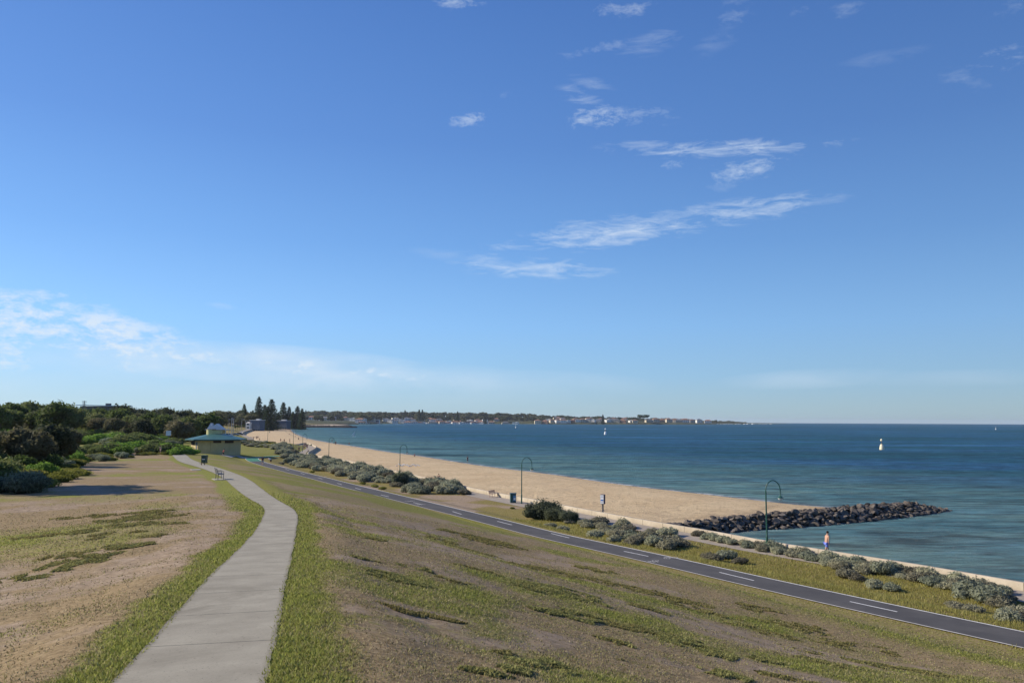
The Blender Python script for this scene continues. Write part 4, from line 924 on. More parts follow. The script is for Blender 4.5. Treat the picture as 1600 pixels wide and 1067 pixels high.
def weeds():
    g = np.random.default_rng(9); Vs = []; Ts = []; Gs = []
    for (px, py, hw, hh, dn) in WEEDS:
        c0 = hit(px, py, 90); d = c0.xy.length; rx = hw*d/FPX; D = CAMZ-c0.z; ry = min(hh*d*d/(D*FPX), rx*2.5)
        n = int(min(max(rx*ry*3.14*(2600 if d < 22 else 1200)*dn, 900), 16000)); a = g.random(n)*2*pi; q = np.sqrt(g.random(n))*(1+.5*(vnoise(np.cos(a)*3+px, np.sin(a)*3+py, 1)-.5))
        x = c0.x+rx*q*np.cos(a); y = c0.y+ry*q*np.sin(a); nz = fbm(x, y, 2.4, 3, 55); k = (nz > .40+.12*q+.10*(g.random(n)-.3)) & (polydist(x, y, FC) > 1.0); x, y, q, nz = x[k], y[k], q[k], nz[k]; n = len(x)
        if n < 5: continue
        top = (.012+.035*dn)*np.clip((nz-.38)*5, 0, 1)*np.sqrt(np.clip(1.15-q, 0, 1)); z = H(x, y)+top*(.55+.55*g.random(n))
        s = (.012+.016*g.random(n))*(1+d*.03); C = np.c_[x, y, z]; nn = g.normal(size=(n, 3))+np.array([0, 0, .7]); nn /= np.linalg.norm(nn, axis=1)[:, None]
        t = np.cross(nn, g.normal(size=(n, 3))); t /= np.linalg.norm(t, axis=1)[:, None]; b = np.cross(nn, t); s = s[:, None]
        Vs.append(np.stack([C-t*s*1.4, C-b*s*.7, C+t*s*1.4, C+b*s*.7], 1).reshape(-1, 3)); Ts.append(np.repeat(np.clip(g.random(n)*.7+.3*nz, 0, 1), 4)); Gs.append(np.repeat(dn*.75+.5*(nz-.45)+.5*(g.random(n)-.5), 4))
    m = mat('ground_cover_leaf', rough=.8, spec=.12); t = NT(m)
    c = t.mix(t.m('MULTIPLY', t.m('SUBTRACT', t.attr('lush'), .35), 2.0, True), t.ramp(t.attr('tint'), [(0, (.10, .085, .03)), (1, (.33, .28, .11))]), t.ramp(t.attr('tint'), [(0, (.14, .14, .045)), (1, (.36, .365, .14))])); t.col(c, .40)
    V = np.concatenate(Vs); o = mesh_np('ground_cover', V, np.arange(len(V)).reshape(-1, 4), m, {'tint': np.concatenate(Ts), 'lush': np.concatenate(Gs)})
    tag(o, 'low green weed patches creeping over the bare hillside', 'weeds', kind='stuff')
weeds()
def verge():
    """rough olive grass between the cycle path and the sea wall"""
    g = np.random.default_rng(13); n = 260000
    P = wpoly([(1700,1060),(1400,966),(1200,918),(1060,876),(947,853),(854,831),(800,815),(828,806),(870,800),(1000,822),(1100,832),(1307,872),(1450,893),(1650,935)], 1.9)
    az = np.radians(g.uniform(0, 38, n)); r = 32*(100/32)**g.random(n); x = r*np.sin(az); y = r*np.cos(az)
    k = inpoly(x, y, P); x, y, r = x[k], y[k], r[k]; k = (polydist(x, y, [tuple(p) for p in BIKE]) > 1.62) & (polydist(x, y, WALLn) > 3.5); x, y, r = x[k], y[k], r[k]; n = len(x)
    nz = fbm(x, y, .9, 3, 66); z = H(x, y); h = (.05+.16*g.random(n))*(.4+1.2*nz); w = (.010+.010*g.random(n))*(r/40); a = g.random(n)*2*pi; b = g.random(n)*2*pi; sp = h*.7*g.random(n)
    lx, ly = np.cos(a)*w, np.sin(a)*w
    V = np.stack([np.c_[x-lx, y-ly, z-.01], np.c_[x+lx, y+ly, z-.01], np.c_[x+np.cos(b)*sp, y+np.sin(b)*sp, z+h]], 1).reshape(-1, 3)
    m = mat('verge_grass_blade', rough=.85, spec=.1); t = NT(m); c = t.ramp(t.attr('tint'), [(0, (.14, .13, .03)), (.55, (.31, .29, .085)), (1, (.48, .43, .19))]); t.col(c, .4)
    o = mesh_np('verge_grass', V, np.arange(3*n).reshape(-1, 3), m, {'tint': np.repeat(np.clip(g.random(n)*.6+nz*.5-.05, 0, 1), 3)}); tag(o, 'rough olive grass between the cycle path and the sea wall', 'grass', kind='stuff')
verge()
# ================================================================== ROCK GROYNE
M_rock = mat('dark_basalt', rough=.85, spec=.3); _t = NT(M_rock)
_c = _t.ramp(_t.noise(1.5, 8, .7), [(.3, (.045, .038, .032)), (.55, (.115, .098, .082)), (.75, (.23, .20, .168))])
_hs = _t.n('ShaderNodeHueSaturation'); _t.l(_c, _hs.inputs['Color']); _t.l(_t.m('ADD', _t.m('MULTIPLY', _t.n('ShaderNodeObjectInfo').outputs['Random'], .9), .55), _hs.inputs['Value']); _t.col(_hs.outputs[0]); _t.bump(_t.noise(6, 6, .7), .6, .08)
def rock_mesh(seed):
    g = random.Random(seed); b = bmesh.new(); bmesh.ops.create_icosphere(b, subdivisions=3, radius=1)
    pl = [(Vector((g.gauss(0, 1), g.gauss(0, 1), g.gauss(0, 1))).normalized(), g.uniform(.42, .75)) for _ in range(10)]
    sc = (g.uniform(.9, 1.35), g.uniform(.7, 1.0), g.uniform(.5, .75))
    for v in b.verts:
        for nrm, dd in pl:
            q = v.co.dot(nrm)
            if q > dd: v.co -= nrm*(q-dd)*.95
        v.co += v.normal*g.uniform(-.02, .02); v.co = Vector((v.co.x*sc[0], v.co.y*sc[1], v.co.z*sc[2]))
    me = bpy.data.meshes.new('rock'); b.to_mesh(me); b.free(); me.materials.append(M_rock); return me
def build_groyne():
    me = [rock_mesh(300+i) for i in range(7)]; g = random.Random(4)
    L = dens([p.to_3d() for p in GRO], .5); n = len(L); crest = lambda f: 1.32+.25*sin(f*3.1)-.5*max(0, f-.86)/.14*1.8
    half = lambda f: 2.0+1.0*sin(min(f*1.6, 1)*pi/2)-(1.6*(f-.85)/.15 if f > .85 else 0)
    cv = []
    for i, p in enumerate(L):
        f = i/(n-1); d = (L[min(i+1, n-1)]-L[max(i-1, 0)]).normalized(); nn = Vector((-d.y, d.x, 0))
        for o, z in ((-half(f), -1.2), (-half(f)*.7, .1), (-.7, crest(f)-.65), (.7, crest(f)-.65), (half(f)*.7, .1), (half(f), -1.2)): cv.append((p.x+nn.x*o, p.y+nn.y*o, z+.25*(vnoise(p.x*2+o, p.y*2, 1)-.5)))
    i = np.arange(n-1)[:, None]*6+np.arange(5)[None]; F = np.stack([i, i+6, i+7, i+1], -1).reshape(-1, 4)
    o = mesh_np('rubble', np.array(cv), F, M_rock); tag(o, 'dark rubble filling under the groyne boulders', 'rubble', kind='stuff')
    cnt = 0; tries = 0; P = []
    small = []
    while (cnt < 292 or len(small) < 420) and tries < 60000:
        tries += 1; f = g.random()**.9; i = min(int(f*(n-1)), n-2); p = L[i]; d = (L[i+1]-L[i]).normalized(); nn = Vector((-d.y, d.x, 0)); h = half(f); u = g.uniform(-1, .75); 
        z = crest(f)-.35 if abs(u) < .3 else (crest(f)-.35)*(1-(abs(u)-.3)/.7)**.8-.15
        s = g.uniform(.34, .72)*(1 if f < .9 else .75); q = Vector((p.x, p.y, 0))+nn*(-u*h if False else u*h)+d*g.uniform(-.3, .3); q.z = z+g.uniform(-.12, .12)
        if any((q-a).length < (s+b)*(.60 if cnt < 292 else .42) for a, b in P): continue
        P.append((q, s))
        if cnt >= 292: small.append((q, s*.8)); continue
        o = bpy.data.objects.new('boulder', me[g.randrange(7)]); COL.objects.link(o); o.location = q; o.scale = (s, s, s); o.rotation_euler = (g.uniform(-.5, .5), g.uniform(-.5, .5), g.random()*6.28)
        sec = 'at the sand end of the groyne' if f < .2 else 'left of the nearest lamp on the groyne' if f < .38 else 'behind the lamp arm on the groyne' if f < .6 else 'in the outer half of the groyne' if f < .85 else 'at the seaward tip of the groyne'
        tag(o, ('pale ' if False else 'dark ')+('large' if s > .66 else 'small')+' basalt boulder '+('low by the water ' if u > .3 or u < -.6 else 'on the crest ')+sec, 'boulder', 'boulders of the groyne'); cnt += 1
    Vs = []; Fs = []; n0 = 0
    for q, s in small:
        mm = me[g.randrange(7)]; v = np.empty(len(mm.vertices)*3, dtype=np.float32); mm.vertices.foreach_get('co', v); v = v.reshape(-1, 3); a = g.random()*6.28
        v = v@np.array([[cos(a), sin(a), 0], [-sin(a), cos(a), 0], [0, 0, 1]])*s+np.array(q); Vs.append(v); Fs.append(np.array([tuple(p.vertices) for p in mm.polygons])+n0); n0 += len(v)
    tag(mesh_np('small_rocks', np.concatenate(Vs), np.concatenate(Fs), M_rock), 'small dark rocks wedged between the groyne boulders', 'rocks', kind='stuff')
    fm = noisy('foam', (.45, .48, .48), (.62, .63, .62), 6, .6, 0)
    b = MB(); gg = random.Random(8)
    for k in range(34):
        f = gg.uniform(.1, .98); i = int(f*(n-2)); p = L[i]; d = (L[i+1]-L[i]).normalized(); nn = Vector((d.y, -d.x, 0)); c = Vector((p.x, p.y, .03))+nn*(half(f)*.86+gg.uniform(-.05, .35)); r = gg.uniform(.08, .4)
        b.face([c+d*r*1.8*cos(a)*gg.uniform(.6, 1.2)+nn*r*.5*sin(a)*gg.uniform(.6, 1.2) for a in np.linspace(0, 2*pi, 9)[:-1]])
    tag(b.done('foam', fm), 'small white foam flecks along the groyne waterline', 'foam', kind='stuff')
    # far breakwater
    a_, c_ = G(450, 667.6, 0), G(556, 668.2, 0); b = MB(); gg = random.Random(3); dd_ = (c_-a_); N = 60
    for k in range(N):
        q = a_.lerp(c_, k/(N-1)); w = 7*(1 if k < N-5 else (N-k)/6); b.ball((q.x, q.y, .2-curv(q.x, q.y)), 1, (dd_.length/N*1.1, w, (3.6 if k < N-4 else 2.2)*gg.uniform(.85, 1.1)), 8)
    tag(b.done('far_breakwater', M_rock), 'long low dark rock breakwater on the far side of the bay', 'breakwater')
    V = []; q0, q1 = G(462, 664.2, 1.5), G(545, 663.3, 1.5); sm_ = bpy.data.materials['beach_sand']
    b = MB(); b.prism([(a_.x-5, a_.y+6), (c_.x-60, c_.y+6), (q1.x, q1.y), (q1.x-150, q1.y+120), (q0.x-40, q0.y)], -1.5, 1.6-curv(q0.x, q0.y)); struct(b.done('far_beach', noisy('far_sand', (.46, .36, .24), (.56, .45, .31), .02)))
build_groyne()
# ================================================================== STREET FURNITURE
M_lgreen = noisy('lamp_green_paint', (.008, .060, .045), (.014, .085, .062), 12, .45, .05, spec=.5)
M_dgrey = noisy('dark_grey_steel', (.06, .065, .07), (.10, .105, .11), 14, .5, .05, spec=.5)
M_white = noisy('white_paint', (.66, .66, .64), (.78, .78, .76), 3, .6, .05)
M_glass = mat('lamp_glass', (.62, .66, .66), .25, spec=.5)
M_cream = noisy('cream_render', (.43, .355, .18), (.53, .44, .235), 1.2, .9, .1)
M_timber = noisy('weathered_timber', (.26, .21, .13), (.38, .32, .20), 5, .85, .2)
def make_lamp():
    t = thing('street_lamp', 'x', 'lamp', (0, 0, 0), 0, 'curved green lamps along the promenade')
    b = MB(); b.cyl((0, 0, -.3), (0, 0, 1.1), .085, .085, 12).cyl((0, 0, 1.1), (0, 0, 1.2), .085, .052, 12).cyl((0, 0, 1.2), (0, 0, 4.55), .065, .052, 10); b.box((.0, -.087, .7), (.09, .012, .3)); b.done('pole', M_lgreen, t, True)
    R_ = .60; pts = [(0, 0, 4.5)]+[(R_-R_*cos(a), 0, 4.62+R_*1.05*sin(a)*1.25) for a in np.linspace(0, pi, 17)]+[(2*R_, 0, 4.25)]
    a = MB(); a.tube(pts, .042, 8); a.tube([(0, 0, 4.35), (.0, 0, 4.60)], .06, 10); a.done('arm', M_lgreen, t, True)
    s = MB(); s.lathe([(.03, 4.30), (.05, 4.22), (.11, 4.15), (.23, 4.07), (.235, 4.04)], (2*R_, 0, 0), 16); sh = s.done('lamp_shade', M_lgreen, t, True)
    g = MB(); g.lathe([(.20, 4.038), (.19, 3.98), (.13, 3.90), (.04, 3.86)], (2*R_, 0, 0), 14); g.done('diffuser', M_glass, sh, True); return t
L_PX = [(1199,859,.12,'nearest curved green lamp, standing in front of the rock groyne'),(815,787,.1,'second curved green lamp, right beside the recycling bin'),(624.5,743,.1,'third curved green lamp, rising behind the saltbush hedge'),(513.5,718,.1,'fourth curved green lamp, with its arm over two bathers'),
        (472.5,706,.2,'thin lamp at the curved lookout, left of the walking group'),(458,701,1.2,'fifth thin lamp left of the lookout group'),(418,694,1.4,'dark lamp post standing against the far sand'),(452,690,1.4,'short dark post lamp on the far promenade')]
lp = Planter([make_lamp()])
for px, py, rz, lb in L_PX:
    q = G(px, py, ZP); hs = {418: 1.25, 452: .9}.get(px, 1.08 if px < 1000 else 1.05); o = lp.put(q.x, q.y, hs, rz, lb)
def make_bin(green, name='wheelie_bin'):
    body = noisy('bin_'+('green' if green else 'blue'), (.010, .045, .035) if green else (.02, .07, .10), (.018, .065, .05) if green else (.035, .11, .14), 4, .5, .05, spec=.5)
    b = MB(); v = bmesh.ops.create_cube(b.b, size=1)['verts']
    for q in v: k = .5 if q.co.z < 0 else .6; q.co = Vector((q.co.x*2*k*.5, q.co.y*2*k*.58, q.co.z*.86+.52))
    return b, body
def build_bins():
    t = thing('rubbish_bin', 'dark green wheelie bin with white panel beside the winding footpath', 'bin'); b, m = make_bin(True); b.done('body', m, t)
    b = MB(); b.box((0, -.01, .99), (.62, .70, .06), bev=.02).box((0, .34, .96), (.5, .06, .05)); b.done('lid', m, t)
    for s in (-1, 1): b = MB(); b.cyl((s*.20, .30, .10), (s*.26, .30, .10), .10, .10, 12); b.done('wheel', mat('rubber', (.02, .02, .02)), t)
    b = MB(); b.box((0, -.312, .66), (.36, .012, .36), rx=R(-3)); for_ = b.done('panel', M_white, t)
    q = GD(319, 728.3, Dof(725)); t.location = (q.x, q.y, q.z+.42); t.scale = (1.12, 1.12, 1.12)
    k = thing('bin_stand', 'pale timber posts and frame holding the dark green bin', 'stand', (q.x, q.y, q.z))
    for x in (-.40, .02): b = MB(); b.box((x, .0, .30), (.12, .12, 1.2)); b.done('post', M_timber, k)
    b = MB(); b.box((-.18, 0, .42), (.95, .5, .05)); b.done('shelf', M_timber, k)
    b = MB(); b.box((-.42, .05, 1.05), (.07, .07, 1.0)); b.done('upright', M_timber, k)
    t = thing('recycling_bin', 'square blue recycling bin with white poster by the second lamp', 'bin'); bl = noisy('bin_housing', (.015, .06, .085), (.03, .10, .12), 5, .5, .05, spec=.5)
    b = MB(); b.box((.0, 0, .62), (.74, .62, 1.10), bev=.02); b.done('housing', bl, t); b = MB(); b.box((0, 0, 1.205), (.84, .72, .06), bev=.01); b.done('lid', bl, t)
    b = MB(); b.box((.16, -.318, .62), (.34, .012, .62)); pn = b.done('poster', mat('poster_blue', (.10, .26, .42), .5), t); b = MB(); b.box((.16, -.328, .52), (.22, .008, .26)); b.done('emblem', M_white, pn)
    b = MB(); b.box((-.24, -.316, .62), (.18, .010, .95)); b.done('door', M_lgreen, t)
    for s in (-.3, .3): b = MB(); b.box((s, 0, .03), (.08, .5, .12)); b.done('foot', M_dgrey, t)
    q = G(801.5, 785.5, ZP); t.location = (q.x, q.y, H(q.x, q.y)+.02); t.rotation_euler.z = .12
build_bins()
def build_bench(name, label, q, rz, table=False, col=None, sc=1.0):
    t = thing(name, label, 'bench', q, rz); m = col or M_dgrey; t.scale = (sc,)*3
    b = MB()
    for k in range(5): b.box((0, -.20+.10*k, .45), (1.6, .075, .03))
    b.done('seat', m, t); b = MB()
    for k in range(4): b.box((0, .26+.02*k, .55+.10*k), (1.6, .025, .075), rx=R(-12))
    b.done('backrest', m, t)
    for s in (-.66, .66): b = MB(); b.tube([(s, -.22, 0), (s, -.22, .44), (s, .20, .44), (s, .34, .92)], .028, 8); b.tube([(s, .22, 0), (s, .20, .44)], .028, 8); b.tube([(s, -.22, .44), (s, -.22, .66), (s, .27, .66)], .024, 8); b.done('leg', m, t)
    return t
q = GD(343, 749.0, Dof(749)); build_bench('park_bench', 'grey slatted steel bench beside the bend of the footpath', (q.x, q.y, H(q.x, q.y)+.06), R(118), sc=1.1)
b = MB(); b.box((0, 0, .0), (2.1, 1.1, .09)); sb = b.done('slab', noisy('slab_concrete', (.26, .24, .20), (.35, .325, .27), 3)); sb.location = (q.x, q.y, H(q.x, q.y)+.02); sb.rotation_euler.z = R(118); tag(sb, 'small concrete slab under the grey steel bench', 'slab')
sb2 = sb.copy(); COL.objects.link(sb2); q = GD(316, 735, Dof(733)); sb2.location = (q.x-.8, q.y, H(q.x-.8, q.y)+.02); tag(sb2, 'narrow concrete slab below the dark green bin', 'slab')
q = G(771, 776.5, ZP); build_bench('promenade_bench', 'small low bench on the promenade left of the recycling bin', (q.x, q.y, H(q.x, q.y)+.03), R(60), col=noisy('faded_red_slats', (.30, .16, .13), (.42, .25, .20), 6))
def build_signs():
    t = thing('information_sign', 'white and blue box sign on a dark post before the sand', 'sign'); q = G(942, 799.5, ZP); t.location = (q.x, q.y, q.z-.1); t.rotation_euler.z = R(-28)
    b = MB(); b.box((0, 0, .5), (.14, .14, 1.1)); b.done('post', M_dgrey, t); b = MB(); b.box((0, 0, 1.55), (.48, .40, 1.10), bev=.015); b.done('cabinet', mat('navy_paint', (.015, .02, .07), .5), t)
    b = MB(); b.box((-.02, -.206, 1.55), (.40, .012, 1.0)); f = b.done('face', M_white, t); b = MB(); b.box((-.02, -.216, 1.45), (.34, .008, .14)); b.box((-.02, -.216, 1.85), (.28, .008, .05)); b.box((-.02, -.216, 1.25), (.28, .008, .03)); b.done('print', mat('print_blue', (.05, .15, .45), .5), f)
    b = MB(); b.box((-.246, 0, 1.55), (.012, .34, 1.0)); b.done('face', M_white, t)
    t = thing('white_sign', 'plain white square sign above the scrub left of the toilet block', 'sign'); q = hit(262, 706, 400); t.location = q; k = q.xy.length/FPX
    b = MB(); b.cyl((0, 0, -.2), (0, 0, 29*k), .05, .05, 8); b.done('post', M_dgrey, t); b = MB(); b.box((0, -.07, 26.5*k), (7*k, .04, 7*k)); b.done('panel', M_white, t)
    for sz_ in (24.5, 28.5): b = MB(); b.box((0, -.03, sz_*k), (.5, .03, .05)); b.done('bracket', M_dgrey, t)
build_signs()
# ================================================================== TOILET BLOCK
def build_toilet():
    d0 = 207.0; v = pdir(331, 705); k = d0/math.hypot(v.x, v.y); c = Vector((v.x*k, v.y*k)); z0 = CAMZ+v.z*k-.1
    t = thing('toilet_block', 'cream beach pavilion with low green hipped roof and round lantern', 'building', (c.x, c.y, z0), R(8)); t.scale = (.95, .95, .95)
    P = [(-5.9, 2.6), (-3.2, -1.3), (0, -1.7), (3.2, -1.4), (5.6, .6), (6.0, 6), (4, 9.5), (-2.5, 9.5), (-5.9, 7)]
    b = MB(); b.prism(P, -1.5, 3.1); b.done('wall', M_cream, t)
    cc = Vector((.3, 4)); E = [(cc.x+(x-cc.x)*1.24, cc.y+(y-cc.y)*1.24) for x, y in P]; In = [(cc.x+(x-cc.x)*.33, cc.y+(y-cc.y)*.33) for x, y in P]
    m = mat('green_roof_sheet', rough=.45, spec=.4); tt = NT(m); f = tt.noise(2, 5); w = tt.n('ShaderNodeTexWave'); w.inputs['Scale'].default_value = 6; gx = tt.n('ShaderNodeTexCoord'); tt.l(gx.outputs['Object'], w.inputs[0]); tt.col(tt.mix(tt.m('MULTIPLY', w.outputs['Fac'], .3), tt.ramp(f, [(.3, (.035, .105, .095)), (.7, (.06, .155, .14))]), (.02, .08, .075)))
    b = MB(); n = len(P); b.prism(E, 3.0, 3.2)
    for i in range(n): j = (i+1) % n; b.face([(E[i][0]*1.003, E[i][1]*1.003, 3.203), (E[j][0]*1.003, E[j][1]*1.003, 3.203), (*In[j], 4.5), (*In[i], 4.5)])
    b.face([(*p, 4.5) for p in In]); b.done('roof', m, t)
    b = MB(); b.prism([(cc.x+x*1.012, cc.y+y*1.012) for x, y in [(a-cc.x, c_-cc.y) for a, c_ in E]], 2.93, 3.0); b.done('fascia', mat('dark_fascia', (.03, .05, .05), .6), t)
    b = MB(); b.cyl((-1.2, 3.6, 4.3), (-1.2, 3.6, 5.7), 1.15, 1.15, 18); b.prism([(-.9, 2.6), (1.4, 2.6), (1.4, 4.7), (-.9, 4.7)], 4.3, 5.5); ln = b.done('lantern', noisy('yellow_render', (.52, .48, .22), (.62, .58, .30), 1.5), t)
    b = MB(); b.cyl((-1.2, 3.6, 5.7), (-1.2, 3.6, 5.8), 1.25, 1.25, 18); b.prism([(-.8, 2.45), (1.6, 2.45), (1.6, 4.9), (-.8, 4.9)], 5.5, 5.6); b.done('cap', mat('lantern_cap', (.16, .15, .13), .7), ln)
    dk = mat('dark_louvre', (.05, .035, .025), .7); 
    def win(a, c_, u0, u1, z0_, z1_, nm='window', mm=dk):
        a, c_ = Vector(a), Vector(c_); d = (c_-a).normalized(); nrm = Vector((d.y, -d.x)); p = a.lerp(c_, (u0+u1)/2)+nrm*.02; q = MB(); q.box((p.x, p.y, (z0_+z1_)/2), ((c_-a).length*(u1-u0), .08, z1_-z0_), rz=math.atan2(d.y, d.x)); return q.done(nm, mm, t)
    win(P[0], P[1], .05, .55, 1.7, 2.75); win(P[0], P[1], .72, .92, 0, 2.4, 'door', mat('grey_door', (.13, .14, .15), .6)); win(P[2], P[3], .2, .8, 2.3, 2.85); win(P[3], P[4], .08, .85, 2.25, 2.85)
    win(P[1], P[2], .985, 1.0, 0, 2.9, 'corner_trim', mat('corner_yellow', (.40, .33, .15), .8))
build_toilet()
# ================================================================== FIGURES
M_skin = noisy('skin', (.42, .24, .16), (.50, .30, .21), 8, .6, 0)
_clm = {}
def cloth(c):
    if c not in _clm: _clm[c] = noisy('cloth', tuple(v*.85 for v in c), tuple(min(1, v*1.1) for v in c), 14, .9, .1)
    return _clm[c]
def skin_obj(name, verts, edges, radii, m, parent, lv=2):
    me = bpy.data.meshes.new(name); me.from_pydata([tuple(v) for v in verts], edges, []); o = bpy.data.objects.new(name, me); COL.objects.link(o)
    md = o.modifiers.new('s', 'SKIN'); sv = me.skin_vertices[0].data if me.skin_vertices else None
    if sv is None:
        bpy.context.view_layer.objects.active = o; bpy.context.view_layer.update(); sv = me.skin_vertices[0].data
    for i, r in enumerate(radii): sv[i].radius = (r, r) if not isinstance(r, tuple) else r; sv[i].use_root = (i == 0)
    md.use_smooth_shade = True; o.modifiers.new('u', 'SUBSURF').levels = lv
    bpy.context.view_layer.update(); dg = bpy.context.evaluated_depsgraph_get(); nm = bpy.data.meshes.new_from_object(o.evaluated_get(dg)); o.modifiers.clear(); o.data = nm; bpy.data.meshes.remove(me)
    nm.materials.clear(); nm.materials.append(m); o.parent = parent; return o
def person(label, loc, rz, pose='walk', top=None, bottom=(.1, .1, .12), hair=(.03, .02, .015), h=1.75, lean=0.0, long_=False, group=None):
    """facing local +Y; body one skin surface from toes to fingertips"""
    t = thing('person', label, 'person', loc, rz, group); S = h/1.75; t.scale = (S,)*3
    sw = {'walk': (.42, -.42), 'stand': (.06, -.04), 'bend': (.05, -.05), 'sit': None, 'crouch': None}[pose]
    ln = {'bend': 1.0}.get(pose, lean); pz = {'sit': .22, 'crouch': .42}.get(pose, .93)
    V = [Vector((0, 0, pz))]; Rr = [(.15, .11)]; E = []
    def add(p, v, r): V.append(Vector(v)); Rr.append(r); E.append((p, len(V)-1)); return len(V)-1
    up = lambda d, s=0, f=0: V[0]+Vector((s, sin(ln)*d+f, cos(ln)*d))
    sp = add(0, up(.22), (.135, .095)); ch = add(sp, up(.42), (.165, .11)); nb = add(ch, up(.53), .075); nk = add(nb, up(.59, 0, .01), .055); hd = add(nk, up(.68, 0, .02), (.075, .09)); tp = add(hd, up(.79, 0, .015), (.07, .085))
    add(hd, up(.665, 0, .125), .018)
    for s in (-1, 1):
        sh = add(ch, up(.48, s*.18), .062); a_ = {'walk': -s*.38, 'stand': .1, 'bend': 1.2, 'sit': .7, 'crouch': .9}[pose]*(1 if pose != 'walk' else 1); a_ += ln*.3
        el_ = add(sh, V[sh]+Vector((s*.06, sin(a_)*.29, -cos(a_)*.29)), .043); a2 = a_+{'walk': .35, 'stand': .2, 'bend': .3, 'sit': .9, 'crouch': .6}[pose]
        wr = add(el_, V[el_]+Vector((0, sin(a2)*.25, -cos(a2)*.25)), .028); D = Vector((0, sin(a2), -cos(a2))); Nn = Vector((0, cos(a2), sin(a2)))
        pm = add(wr, V[wr]+D*.06, (.030, .018))
        for k, l in enumerate((.065, .075, .07, .055)):
            f1 = add(pm, V[pm]+D*.035+Nn*(.030-.020*k), .009); add(f1, V[f1]+D*l*.6+Vector((-s*.02, 0, 0)), .008)
        add(pm, V[pm]+Nn*.045+D*.01, .010)
        if pose in ('sit', 'crouch'):
            hp = add(0, V[0]+Vector((s*.09, .03, -.02)), .095); kn = add(hp, V[0]+Vector((s*.14, .42, .10 if pose == 'sit' else .12)), .062); an = add(kn, Vector((s*.13, .50 if pose == 'sit' else .12, .09)), .042)
        else:
            l_ = sw[0 if s < 0 else 1]; hp = add(0, V[0]+Vector((s*.09, 0, -.06)), .095); kn = add(hp, V[hp]+Vector((s*.01, sin(l_+.08)*.42, -cos(l_)*.42)), .06); l2 = l_-.22 if pose == 'walk' else l_; an = add(kn, V[kn]+Vector((0, sin(l2)*.40, -cos(l2)*.40)), .038)
        add(an, V[an]+Vector((s*.02, .13, -.045)), (.038, .026))
    mz = min(v.z for v in V)-.02
    for v in V: v.z -= mz
    bd = skin_obj('body', V, E, Rr, M_skin, t)
    b = MB(); c = V[hd].lerp(V[tp], .6); b.ball((c.x, c.y-.015, c.z+.03), .098, (.92, 1.05, 1.02 if not long_ else 1.35), 12); b.done('hair', cloth(hair), t, True)
    b = MB(); q = V[hd]+Vector((0, .088, .03))
    for s in (-1, 1): b.ball((s*.03, q.y, q.z), .010, (1, .6, .7), 6)
    b.done('eyes', mat('eye', (.03, .03, .03), .3) if 'eye' not in bpy.data.materials else bpy.data.materials['eye'], t)
    ids = {i: None for i in range(len(V))}
    def sub(keep, grow, nm, m, part=None):
        W_ = []; Rn = []; mp = {}; E2 = []
        for i in keep: mp[i] = len(W_); W_.append(V[i]); r = Rr[i]; Rn.append(tuple(x+grow for x in r) if isinstance(r, tuple) else r+grow)
        for a, c2 in E:
            if a in mp and c2 in mp: E2.append((mp[a], mp[c2]))
            elif a in mp and part and a in part and c2 in part[a]:
                W_.append(V[a].lerp(V[c2], part[a][c2])); q = Rr[a]; q = q if not isinstance(q, tuple) else q[0]; Rn.append(q*.9+grow); E2.append((mp[a], len(W_)-1))
        skin_obj(nm, W_, E2, Rn, m, t, 1)
    kids = lambda i: [c2 for a, c2 in E if a == i]
    shs = [k for k in kids(ch) if k != nb]; hps = [k for k in kids(0) if k != sp]
    if top: sub([0, sp, ch]+shs, .018, 'shirt', cloth(top), {k: {kids(k)[0]: .6} for k in shs})
    if bottom: sub([0]+hps, .022, 'shorts', cloth(bottom), {k: {kids(k)[0]: .78} for k in hps})
    return t
def at(px, py, z=None):
    q = hit(px, py) if z is None else G(px, py, z); return (q.x, q.y, q.z+.02)
def pcopy(src, label, loc, rz, sc=1.0):
    o = copytree(src); o.location = loc; o.rotation_euler.z = rz; o.scale = (src.scale[0]*sc,)*3; o['label'] = label; return o
